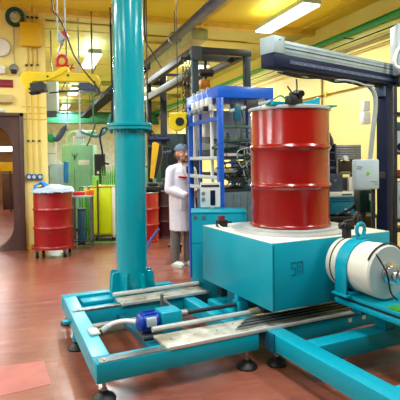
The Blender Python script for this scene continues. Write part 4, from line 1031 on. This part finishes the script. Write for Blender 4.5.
t = wthing('orange_hoist', 'small orange and black hoist inside the black portal frame', 'hoist', q)
obj('hoist_body', box(B(), q.x - .09, q.x + .06, q.y, q.y + .15, q.z, q.z + .14, .02), mat('dull_orange', (190, 120, 30), 0.5), t)
obj('hoist_drum', cyl(B(), (q.x - .1, q.y + .07, q.z + .25), (q.x + .12, q.y + .07, q.z + .25), .06, seg=18), BLACK, t)
obj('hoist_hanger', box(B(), q.x - .02, q.x + .02, q.y + .05, q.y + .09, q.z + .1, zT - .02), BLACK, t)
obj('hoist_beam', box(B(), Fp.x - .04, Fp.x + wd + .04, q.y + .02, q.y + .12, zT - .09, zT - .01), BLACK, t)
b = B(); rnd = random.Random(9)
q = at(188, 75, 7.2)
t = wthing('chain_bundle', 'bundle of dark hanging chain left of the portal post', 'chain', (q.x, q.y, q.z))
for s_ in range(4):
    zc_ = zT - .12 if False else at(188, 62, 7.2).z
    xo = q.x + (s_ - 1.5) * .05
    for j in range(14):
        z = zc_ - j * .055
        bb = B(); tube(bb, [(xo + (.016 * math.cos(a) if j % 2 else 0), q.y + (0 if j % 2 else .016 * math.cos(a)), z + .034 * math.sin(a)) for a in [2 * math.pi * m_ / 8 for m_ in range(9)]], .007, 5, False)
        obj('chain_link', bb, mat('rusty_dark', (74, 58, 34), 0.5, 0.4), t)
obj('chain_bar', box(B(), q.x - .12, q.x + .12, q.y - .02, q.y + .02, zc_ + .03, zc_ + .07), BLACK, t)

# ------------------------------------------------------------------ blue rack
Ap = at(221, 200, 5.0); rx0, ry0 = Ap.x, Ap.y
zr = at(221, 86, 5.0).z; RW, RD = .57, 1.0
t = wthing('equipment_rack', 'bright blue steel rack with a solid blue roof behind the drum', 'rack', (rx0, ry0, 0))
for (x, y) in ((0, 0), (RW, 0), (0, RD), (RW, RD)):
    obj('post', box(B(), rx0 + x - .03, rx0 + x + .03, ry0 + y - .03, ry0 + y + .03, 0, zr - .08, .004), BLUE, t)
obj('roof', box(B(), rx0 - .035, rx0 + RW + .035, ry0 - .035, ry0 + RD + .035, zr - .12, zr, .004), BLUE, t)
zsh = [at(221, yy, 5.0).z for yy in (118, 158, 178, 190)]
for z in zsh:
    obj('side_rail', box(B(), rx0 - .028, rx0 - .005, ry0 + .03, ry0 + RD - .03, z - .02, z + .02, .003), WHITEG if z != zsh[0] else BLUE, t)
for z in zsh[1:] + [.45]:
    obj('shelf', box(B(), rx0 - .005, rx0 + RW, ry0 + .03, ry0 + RD, z - .02, z, .003), GREYD, t)
for z in (at(221, 126, 5.0).z, at(221, 139, 5.0).z):
    obj('cross_bar', cyl(B(), (rx0 + .03, ry0 + .1, z), (rx0 + RW - .03, ry0 + .1, z), .016, seg=8), mat('bar_green', (84, 130, 96), 0.5), t)
for y in (.12, .5):
    obj('inner_post', box(B(), rx0 - .02, rx0 + .01, ry0 + y + .1, ry0 + y + .13, .4, zr - .08, .003), BLUE if y > .3 else WHITE, t)
for k_ in range(26):
    z = .45 + k_ * .065
    obj('post_hole', cyl(B(), (rx0 + .0, ry0 - .0315, z), (rx0 + .0, ry0 - .029, z), .005, seg=6), NAVY, t)
rk = []
def rbox(name, x0, x1, y0, y1, z0, z1, m, label, cat='equipment', extra=None, bev=.006):
    tt = wthing(name, label, cat, (rx0 + x0, ry0 + y0, z0))
    obj('case', box(B(), rx0 + x0, rx0 + x1, ry0 + y0, ry0 + y1, z0, z1, bev), m, tt)
    return tt
tt = rbox('grey_analyser', .04, .5, .05, .85, zsh[1], zsh[1] + .10, GREYD, 'dark grey analyser with sloping lid on the upper rack shelf')
b = B(); prism(b, [(ry0 + .05, zsh[1] + .10), (ry0 + .85, zsh[1] + .10), (ry0 + .85, zsh[1] + .22)], rx0 + .04, rx0 + .5, 'YZ'); obj('sloping_lid', b, GREY, tt)
obj('front_strip', box(B(), rx0 + .05, rx0 + .49, ry0 + .045, ry0 + .05, zsh[1] + .02, zsh[1] + .05), OFFW, tt)
tt = rbox('white_panel_unit', .05, .45, .6, .72, zsh[1] + .25, zr - .3, WHITE, 'white upright panel unit near the top of the blue rack', 'panel')
obj('panel_foot', box(B(), rx0 + .1, rx0 + .14, ry0 + .62, ry0 + .70, zsh[1] + .22 - .21, zsh[1] + .26), STEELD, tt)
tt = rbox('white_side_board', .53, .545, .12, .84, zsh[1] + .02, zr - .16, WHITE, 'white board closing the right side of the blue rack above the analyser', 'board', bev=.002)
obj('board_frame', box(B(), rx0 + .525, rx0 + .53, ry0 + .45, ry0 + .52, zsh[1] + .02, zr - .2), BLUE, tt)
tt = rbox('grey_side_board', .53, .545, .12, .84, zsh[3] + .02, zsh[1] - .03, mat('board_slate', (70, 80, 86), .5), 'dark slate board closing the right side of the blue rack below the analyser', 'board', bev=.002)
obj('board_strip', box(B(), rx0 + .522, rx0 + .53, ry0 + .12, ry0 + .84, zsh[2] + .1, zsh[2] + .14), OFFW, tt)
tt = rbox('white_backboard', .0, .55, .86, .90, zsh[1] + .02, zr - .16, WHITE, 'tall white backboard closing the far end of the blue rack', 'board', bev=.003)
obj('board_cleat', box(B(), rx0, rx0 + .55, ry0 + .90, ry0 + .92, zsh[1] + .02, zsh[1] + .06), GREY, tt)
tt = rbox('black_server', .04, .54, .06, .8, zsh[2], zsh[2] + .05, BLACK, 'flat black unit on the middle rack shelf')
for k_ in range(5): obj('face_key', box(B(), rx0 + .08 + k_ * .09, rx0 + .11 + k_ * .09, ry0 + .055, ry0 + .06, zsh[2] + .015, zsh[2] + .035), STEEL, tt)
tt = rbox('grey_module', .36, .54, .1, .5, zsh[2] + .05, zsh[2] + .12, GREY, 'small grey module on top of the flat black unit')
tt = rbox('white_keypad', .05, .25, .1, .4, zsh[2] + .05, zsh[2] + .09, WHITE, 'small white box on the left of the flat black unit')
obj('yellow_tag', box(B(), rx0 + .12, rx0 + .135, ry0 + .092, ry0 + .1, zsh[2] + .055, zsh[2] + .1), YEL, tt)
tt = rbox('slate_cabinet', .04, .54, .04, .9, .45, zsh[3] - .022, mat('slate_cabinet', (104, 128, 136), 0.4), 'slate grey ribbed cabinet low in the blue rack', 'cabinet')
for k_ in range(6): obj('rib', box(B(), rx0 + .08 + k_ * .08, rx0 + .088 + k_ * .08, ry0 + .032, ry0 + .04, .5, zsh[3] - .05), GREY, tt)
tt = rbox('teal_module', .3, .42, .06, .2, zsh[3], zsh[3] + .05, TEALD, 'small teal module on the lowest rack shelf')
tt = rbox('blue_module', .44, .54, .08, .25, zsh[3], zsh[3] + .07, BLUEM, 'blue module on the lowest rack shelf close to the drum')
# valve manifold at the top left
q = (rx0 - .12, ry0 + .1, zr - .32)
tt = wthing('valve_manifold', 'white valve manifold with thin tubes under the left side of the rack roof', 'valve manifold', q)
obj('manifold_body', box(B(), q[0] + .05, q[0] + .09, q[1], q[1] + .62, q[2] + .08, q[2] + .14, .006), WHITE, tt)
for k_ in range(4):
    y = q[1] + .04 + k_ * .16
    obj('valve', box(B(), q[0] + .03, q[0] + .09, y, y + .07, q[2] + .13, q[2] + .22, .008), WHITE, tt)
    obj('valve_knob', cyl(B(), (q[0] + .0, y + .035, q[2] + .1), (q[0] + .05, y + .035, q[2] + .1), .028, seg=12), GREY if k_ else BLACK, tt)
    obj('air_tube', tube(B(), [(q[0] + .05, y + .03, q[2] + .22), (q[0] + .03, y + .03, q[2] + .28), (q[0] + .06, y + .06, q[2] + .33), (q[0] + .11, y + .1, q[2] + .30)], .004, 6), WHITE, tt)
# white and navy panel on top of the low cabinet, left side of rack
a_ = at(200.5, 209, 4.85); k = 4.85 / 480
tt = thing('switchboard', 'white switchboard with a navy door standing on the low teal cabinet', 'control panel', (a_.x, a_.y, .97), -HEAD)
obj('panel_body', box(B(), 0, 20 * k, 0, .05, 0, 25 * k, .004), WHITE, tt)
obj('navy_door', box(B(), 10 * k, 15 * k, -.008, 0, .02, 17 * k, .003), NAVY, tt)
obj('black_strip', box(B(), 1 * k, 19 * k, -.006, 0, 20.5 * k, 22.5 * k), BLACK, tt)
for z in (14, 8): obj('grey_knob', cyl(B(), (3 * k, -.015, z * k), (3 * k, 0, z * k), .02, seg=12), GREY, tt)
# cable tangles in the rack
cols = [('black', BLACK), ('dark green', mat('cable_green', (30, 72, 70), .5)), ('white', WHITEG), ('navy', NAVY)]
rnd = random.Random(11)
for zb_, sh_ in ((zsh[1] + .02, 'upper'), (zsh[2] + .07, 'middle'), (zsh[3] + .04, 'lowest')):
    for k_, (cn, cm) in enumerate(cols):
        x = rx0 + .08 + .12 * k_; pts = [(x, ry0 + .02, zb_)]
        for j in range(4):
            pts.append((x + rnd.uniform(-.12, .16) * (j + 1) * .7, ry0 - .01 + rnd.uniform(-.01, .06), zb_ + rnd.uniform(.02, .26)))
        pts.append((x + rnd.uniform(0, .3), ry0 + .04, zb_ + rnd.uniform(-.0, .2)))
        tt = wthing('loose_cable', f'{cn} loose cable curling in front of the {sh_} rack shelf', 'cable', pts[0], 'loose cables in the blue rack')
        obj('cable_run', tube(B(), pts, .006 + .003 * (k_ % 2), 6), cm, tt)
for k_, x in enumerate((.12, .22, .33)):
    tt = wthing('rack_wire', ('leftmost', 'middle', 'rightmost')[k_] + ' of the three thin straight wires slanting under the blue rack roof', 'cable', (rx0 + x, ry0 + .03, zr - .5), 'slanting wires under the rack roof')
    obj('wire', cyl(B(), (rx0 + x, ry0 + .03, zr - .08), (rx0 + x + .12, ry0 + .06, zr - .55), .004, seg=5), GREYD, tt)
tt = wthing('roof_sensor_arm', 'pale metal arm with teal blocks just under the rack roof beside the drum', 'sensor arm', (rx0 + .3, ry0 + .0, zr - .2))
obj('arm_bar', cyl(B(), (rx0 + .1, ry0 - .02, zr - .26), (rx0 + .56, ry0 - .02, zr - .15), .02, seg=10), WHITEG, tt)
obj('arm_block', box(B(), rx0 + .28, rx0 + .42, ry0 - .05, ry0 + .02, zr - .25, zr - .14, .01), GREYD, tt)
obj('teal_block', box(B(), rx0 + .15, rx0 + .22, ry0 - .05, ry0 + .02, zr - .36, zr - .2, .01), TEALD, tt)
# yellow spring balancer
q = at(178, 122, 5.95); k = 5.95 / 480
t = thing('spring_balancer', 'yellow round spring balancer with black hub left of the blue rack', 'balancer', q, -HEAD)
b = B()
pts = [(9 * k * math.cos(R(a)), 9 * k * math.sin(R(a))) for a in range(150, 391, 12)]
prism(b, pts + [(9.5 * k, 9 * k), (-9 * k, 9 * k)], -.05, .05); obj('housing', b, YEL, t, bevel=.01)
obj('hub', lathe(B(), [(4.2 * k, -.062), (4.4 * k, -.05)], (2 * k, 0, 0), 24, 'Y'), BLACK, t)
obj('bracket', box(B(), 8 * k, 11 * k, -.03, .03, -.05, .05, .005), GREYD, t)
obj('line', tube(B(), [(-2 * k, 0, -9 * k), (0, -.02, -14 * k), (4 * k, -.05, -22 * k), (10 * k, -.08, -27 * k)], .006, 6), BLACK, t)
obj('hang_wire', cyl(B(), (0, 0, 9 * k), (0, 0, 1.6), .006, seg=6), BLACK, t)

# ------------------------------------------------------------------ right background
def shelfbox(name, x0, y0_, x1, y1_, d, dep, m, label, cat='box', bev=.01): return facebox(name, x0, y0_, x1, y1_, d, dep, m, label, cat, bev)
# workbench below everything between drum and post
p = at(345, 216, 5.5); k = 5.5 / 480
t = thing('work_bench', 'dark workbench against the pale wall behind the box', 'bench', (p.x, p.y, 0), -HEAD + R(8))
zbn = p.z
obj('bench_top', box(B(), -28 * k, 38 * k, -.05, .55, zbn - .03, zbn, .004), GREYD, t)
obj('bench_shelf', box(B(), -28 * k, 38 * k, -.02, .5, .25, .28, .004), GREYD, t)
for x in (-26, 36):
    for y in (0, .5): obj('leg', box(B(), x * k - .02, x * k + .02, y - .02, y + .02, 0, zbn - .03), GREYD, t)
t, w_, h_ = shelfbox('teal_crate', 331, 200, 357, 214.5, 5.45, .3, mat('crate_teal', (10, 110, 130), .4), 'teal crate with white label on the workbench right of the drum', 'crate')
obj('label_plate', box(B(), w_ * .55, w_ * .75, -.004, 0, .02, .06), WHITE, t); obj('crate_rim', box(B(), -.008, w_ + .008, -.01, .31, h_ - .02, h_, .003), TEALD, t)
t, w_, h_ = shelfbox('white_tray', 329, 192.5, 356, 197, 5.5, .35, OFFW, 'white flat tray above the teal crate', 'tray'); obj('tray_slots', box(B(), w_ * .5, w_ * .9, -.004, 0, .015, .03), GREYD, t)
t2, w2, h2 = shelfbox('teal_lid_box', 329, 197, 357, 200, 5.48, .33, TEALD, 'thin teal lid box between the white tray and the teal crate')
t, w_, h_ = shelfbox('navy_case', 328, 174, 344, 192.5, 5.6, .25, mat('case_slate', (52, 66, 88), .5), 'slate blue case standing on the white tray', 'case'); obj('case_latch', box(B(), w_ * .4, w_ * .55, -.006, 0, h_ * .6, h_ * .7), STEEL, t)
for i, yy in enumerate((144, 152, 160, 168)):
    t, w_, h_ = shelfbox('navy_bin', 327, yy, 336, yy + 6.8, 5.75, .25, NAVY, 'navy storage bin, ' + ('top', 'second', 'third', 'bottom')[i] + ' of the four stacked right of the drum', 'bin'); obj('bin_lip', box(B(), 0, w_, -.015, 0, h_ - .015, h_), NAVYL, t)
obj('bin_stand', box(B(), .01, .1, .05, .2, -t.location.z + .0, 0), GREYD, t)
# grey louvred panel rack
t, w_, h_ = shelfbox('louvred_unit', 335, 145, 363, 160, 5.8, .3, GREY, 'grey louvred metal unit right of the navy bins', 'louvred unit')
for i in range(6): obj('louvre', box(B(), .01, w_ - .01, -.012, -.002, .012 + i * .028, .026 + i * .028, .002), STEEL, t)
obj('white_knob', lathe(B(), [(.03, -.05), (.035, 0)], (w_ * .35, 0, .02), 14, 'Y'), WHITE, t)
obj('back_leg', box(B(), w_ - .04, w_, .2, .24, -.62, 0), GREYD, t); obj('back_leg', box(B(), .12, .16, .2, .24, -.62, 0), GREYD, t)
t, w_, h_ = shelfbox('brown_meter', 337, 161, 355, 172, 5.8, .25, mat('dark_brown_box', (48, 36, 34), .4), 'dark brown instrument under the louvred unit', 'instrument')
obj('meter_frame', box(B(), -.01, .01, -.01, .2, -.03, h_ + .02), STEEL, t); obj('meter_shelf', box(B(), -.02, w_ + .03, -.02, .26, -.03, -.01), STEELD, t)
t, w_, h_ = shelfbox('white_wall_box', 364, 100.5, 371, 111, 6.9, .1, WHITE, 'upper white box on the pale wall behind the grey conduit', 'wall box')
t, w_, h_ = shelfbox('white_wall_box', 363.5, 112, 371.5, 124, 6.9, .12, WHITE, 'lower white box on the pale wall behind the grey conduit', 'wall box')
t, w_, h_ = shelfbox('pale_frame', 349, 177, 359, 193, 5.7, .05, OFFW, 'pale empty frame behind the control box', 'frame'); 
t, w_, h_ = shelfbox('dark_cupboard', 324, 178, 379, 250, 6.25, .4, mat('cupboard_dark', (44, 38, 34), .5), 'dark brown cupboard against the pale wall behind the workbench', 'cupboard')
obj('door', box(B(), .02, w_ / 2 - .005, -.012, 0, .03, h_ - .03, .003), mat('cupboard_door', (56, 48, 42), .5), t); obj('door', box(B(), w_ / 2 + .005, w_ - .02, -.012, 0, .03, h_ - .03, .003), mat('cupboard_door', (56, 48, 42), .5), t)
obj('plinth', box(B(), .03, w_ - .03, .03, .37, -t.location.z, 0), BLACK, t)
q = at(145, 36, 7.2); q.z = CZ - .04
hang('overhead_cable', [q, at(145, 37, 7.4), at(152, 52, 8.0), at(165, 73, 9.6)], .012, BLACK, 'thin black cable slanting from the ceiling to the black pillar right of the column', 'cable')
# electronics under the control box
t, w_, h_ = shelfbox('circuit_unit', 360, 190, 376, 213, 5.0, .15, mat('deep_green', (14, 50, 44), .4), 'dark green circuit unit under the white control box', 'circuit unit')
obj('green_block', box(B(), w_ * .65, w_ * .95, -.03, 0, .02, .12, .004), GREENP, t); obj('white_plug', box(B(), w_ * .6, w_ * .72, -.03, 0, .13, .2, .004), WHITEG, t)
obj('unit_leg', box(B(), .05, .09, .05, .09, -t.location.z, 0), GREYD, t)
p_ = at(350, 212, 5.2)
hang('black_hose', [at(336, 215, 5.2), at(344, 212, 5.2), at(352, 208, 5.15), at(358, 200, 5.1), at(362, 194, 5.05)], .016, BLACK, 'black hose curving between the teal crate and the circuit unit')
# dark wall cylinder right of drum
t = wthing('dark_tank', 'dark rounded tank edge showing right behind the red drum', 'tank', Vector((at(324, 160, 6.2).x, at(324, 160, 6.2).y, 0)))
q = t.location
obj('tank_body', lathe(B(), [(.10, 0), (.13, .03), (.13, 1.55), (.12, 1.68), (.08, 1.78), (.03, 1.82)], q, 32), GREYD, t)
# shelving at the right edge
p = at(394, 190, 5.6); k = 5.6 / 480
t = thing('metal_shelving', 'dark metal shelving at the right edge behind the navy post', 'shelving', (p.x, p.y, 0), -HEAD)
zs_ = [at(394, yy, 5.6).z for yy in (230, 220, 176, 152, 112)]
for z in zs_: obj('shelf', box(B(), 0, .7, 0, .4, z - .03, z, .003), GREYD, t)
for x in (0, .66):
    for y in (0, .36): obj('upright', box(B(), x, x + .04, y, y + .04, 0, zs_[-1] + .3), GREYD, t)
t, w_, h_ = shelfbox('white_bottle_box', 396, 182, 412, 219, 5.62, .3, WHITEG, 'pale canister box low on the right edge shelving', 'canister'); obj('handle', tube(B(), [(w_ * .3, -.01, h_ * .5), (w_ * .3, -.04, h_ * .7), (w_ * .5, -.04, h_ * .9)], .01, 8), WHITE, t)
t, w_, h_ = shelfbox('blue_white_case', 395, 140, 412, 151.5, 5.65, .3, mat('pale_blue', (150, 190, 210), .4), 'pale blue round-topped case on the right edge shelving', 'case'); obj('dark_window', lathe(B(), [(.045, -.006), (.045, 0)], (w_ * .35, 0, h_ * .4), 18, 'Y'), NAVY, t)
t, w_, h_ = shelfbox('red_tool', 394.5, 170, 403, 175.5, 5.63, .1, mat('rust_red', (150, 50, 40), .4), 'small dull red tool on the right edge shelving', 'tool'); obj('grip', box(B(), w_, w_ + .06, .02, .06, .01, .04, .004), BLACK, t)
t, w_, h_ = shelfbox('dark_green_case', 395, 122, 412, 131, 5.65, .25, mat('case_teal_dark', (50, 90, 96), .4), 'dark green case above the pale blue case at the right edge', 'case')
obj('case_base', box(B(), 0, w_, 0, .25, -.24, 0, .004), WHITEG, t)

# ------------------------------------------------------------------ the person
pp = at(183.5, 264, 6.55); pp.z = 0
per = thing('person', 'bearded person in white lab coat, grey trousers and blue-grey cap behind the blue rack', 'person', pp, -HEAD + R(38))
# local axes: -Y towards the viewer side, X to the right
def cap_(b, p0, p1, r0, r1): 
    cyl(b, p0, p1, r0, r1, 16); ellipsoid(b, p0, (r0,) * 3, 16); ellipsoid(b, p1, (r1,) * 3, 16)
def chain(b, pts):
    for (a, ra), (c, rc) in zip(pts, pts[1:]): cap_(b, Vector(a), Vector(c), ra, rc)
def remeshed(name, b, m, vox, parent, it=3, label=None):
    o = obj(name, b, m, parent, label=label, angle=180)
    md = o.modifiers.new('r', 'REMESH'); md.mode = 'VOXEL'; md.voxel_size = vox
    sm = o.modifiers.new('s', 'SMOOTH'); sm.factor = .5; sm.iterations = it
    apply_mods(o); return o
b = B()
hz = 1.535                                    # head centre height
chain(b, [((.0, .02, 1.33), .06), ((.0, .0, 1.44), .055)])
ellipsoid(b, (0, .01, hz + .015), (.076, .096, .112), 24)
ellipsoid(b, (0, -.03, hz - .055), (.055, .062, .06), 20)
ellipsoid(b, (0, -.088, hz - .085), (.022, .02, .018), 14)
cap_(b, Vector((0, -.084, hz + .025)), Vector((0, -.108, hz - .018)), .009, .015)
for s in (-1, 1):
    ellipsoid(b, (s * .079, .012, hz), (.010, .02, .032), 12)
    ellipsoid(b, (s * .013, -.096, hz - .022), (.009, .01, .008), 10)
    ellipsoid(b, (s * .032, -.078, hz + .034), (.024, .014, .009), 10)
    ellipsoid(b, (s * .045, -.06, hz - .02), (.022, .022, .02), 12)
chain(b, [((0, .02, 1.30), .10), ((0, .02, 1.1), .12), ((0, .01, .95), .13)])
chain(b, [((-.165, .02, 1.315), .05), ((-.215, .0, 1.06), .042), ((-.10, -.20, .995), .034), ((-.03, -.235, 1.0), .026)])
chain(b, [((.165, .02, 1.315), .05), ((.215, .0, 1.06), .042), ((.12, -.20, .99), .034), ((.06, -.235, .99), .026)])
chain(b, [((-.14, .02, 1.315), .06), ((.14, .02, 1.315), .06)])
for s, yy in ((-1, .05), (1, -.02)):
    chain(b, [((s * .09, .01, .88), .085), ((s * .085, yy, .48), .055), ((s * .085, yy + .03, .10), .036)])
# hands with separate curled fingers, meeting in front of the waist
for s in (-1, 1):
    wr_ = Vector((s * .05 + .015, -.235, 1.0)); pm = Vector((s * .022 + .015, -.25, 1.0))
    cap_(b, wr_, pm, .026, .03)
    for f in range(4):
        a0 = pm + Vector((-s * .02, -.012, .026 - f * .018)); a1 = a0 + Vector((-s * .028, -.014, -.004)); a2 = a1 + Vector((-s * .014, .008, -.016 + .002 * f))
        cap_(b, a0, a1, .0095, .0085); cap_(b, a1, a2, .0085, .007)
    a0 = pm + Vector((0, -.015, .026)); a1 = a0 + Vector((-s * .012, -.02, .024)); cap_(b, a0, a1, .011, .009)
body = remeshed('body', b, SKIN, .007, per, 2)
# coat
b = B()
chain(b, [((-.16, .02, 1.318), .066), ((0, .02, 1.345), .075), ((.16, .02, 1.318), .066)])
def loft(b, rows, seg=28):
    rings = [[b.verts.new((cx_ + rx * math.cos(2 * math.pi * q / seg), cy_ + ry * math.sin(2 * math.pi * q / seg), z)) for q in range(seg)] for (z, cx_, cy_, rx, ry) in rows]
    for A, Z in zip(rings, rings[1:]):
        for q in range(seg): b.faces.new((A[q], A[(q + 1) % seg], Z[(q + 1) % seg], Z[q]))
    b.faces.new(rings[0][::-1]); b.faces.new(rings[-1])
loft(b, [(.50, .02, .01, .20, .18), (.7, .01, .01, .195, .17), (.9, 0, .01, .19, .16), (1.05, 0, .01, .19, .15), (1.2, 0, .015, .20, .15), (1.3, 0, .02, .19, .125), (1.37, 0, .02, .12, .09), (1.40, 0, .02, .075, .075)])
chain(b, [((-.175, .02, 1.30), .07), ((-.222, .0, 1.06), .062), ((-.105, -.19, .99), .05)])
chain(b, [((.175, .02, 1.30), .07), ((.222, .0, 1.06), .062), ((.12, -.19, .99), .05)])
for q in range(7):                              # long soft folds of the skirt
    a = R(200 + q * 24); cap_(b, Vector((.19 * math.cos(a) + .02, .17 * math.sin(a) + .01, .51)), Vector((.175 * math.cos(a), .145 * math.sin(a) + .01, .95)), .016, .006)
coat = remeshed('lab_coat', b, COAT, .009, per, 3)
for s in (-1, 1):
    b = B(); P = [(s * .012, -.135, 1.18), (s * .02, -.145, 1.22), (s * .085, -.10, 1.36), (s * .05, -.03, 1.415), (s * .03, -.075, 1.37)]
    A = [b.verts.new(p) for p in P]; Z = [b.verts.new(Vector(p) + Vector((0, -.012, .002))) for p in P]
    for q in range(5): b.faces.new((A[q], A[(q + 1) % 5], Z[(q + 1) % 5], Z[q]))
    b.faces.new(A[::-1]); b.faces.new(Z); obj('lapel', b, COAT, coat)
b = B(); box(b, -.022, .022, -.128, -.118, 1.27, 1.37, .004); obj('shirt', b, mat('plum_shirt', (110, 50, 62), .8), per)
for i, (x, w1) in enumerate(((-.15, .035), (-.110, .035), (-.07, .03))):
    obj('red_lettering', box(B(), x, x + w1, -.146 - .006 * i, -.118, 1.215 - .004 * i, 1.240 - .004 * i), REDB, coat)
obj('front_seam', box(B(), -.004, .004, -.178, -.165, .52, 1.1), mat('seam_grey', (170, 170, 184), .8), coat)
obj('pocket', box(B(), -.15, -.06, -.168, -.14, .80, .93, .004), COAT, coat)
# trousers and shoes
b = B()
for s, yy in ((-1, .05), (1, -.02)):
    chain(b, [((s * .09, .01, .86), .098), ((s * .088, yy, .48), .075), ((s * .085, yy + .03, .09), .062)])
remeshed('trousers', b, TROUS, .01, per, 2)
for s, yy in ((-1, .05), (1, -.02)):
    b = B(); ellipsoid(b, (s * .085, yy - .06, .04), (.046, .11, .04), 18); ellipsoid(b, (s * .085, yy + .02, .055), (.042, .055, .055), 16)
    for v in b.verts: v.co.z = max(v.co.z, .012)
    sh = obj('shoe', b, WHITE, per)
    obj('sole', box(B(), s * .085 - .044, s * .085 + .044, yy - .165, yy + .075, 0, .016, .006), WHITEG, sh)
# cap, hair, beard, eyes
b = B(); ellipsoid(b, (0, .015, hz + .05), (.088, .108, .092), 28)
for v in b.verts: v.co.z = max(v.co.z, hz + .052 + (v.co.y - .015) * -.05)
obj('cap', b, CAP, per)
b = B(); ellipsoid(b, (0, .035, hz - .0), (.082, .084, .085), 24)
for v in b.verts: v.co.y = max(v.co.y, .015)
obj('hair', b, HAIR, per)
b = B(); ellipsoid(b, (0, -.048, hz - .085), (.052, .054, .036), 20); ellipsoid(b, (0, -.098, hz - .04), (.03, .012, .007), 12)
for s in (-1, 1): ellipsoid(b, (s * .062, -.005, hz - .055), (.012, .03, .04), 14)
beard = remeshed('beard', b, HAIR, .006, per, 2)
obj('mouth', box(B(), -.022, .022, -.112, -.10, hz - .060, hz - .054, .002), mat('lips', (160, 84, 80), .5), per)
for s in (-1, 1):
    e = obj('eye', ellipsoid(B(), (s * .032, -.080, hz + .018), (.013, .010, .008), 14), WHITE, per)
    obj('iris', ellipsoid(B(), (s * .032, -.0885, hz + .018), (.005, .003, .005), 10), BLACK, e)
    obj('eyebrow', ellipsoid(B(), (s * .033, -.090, hz + .042), (.02, .006, .004), 10), HAIR, per)
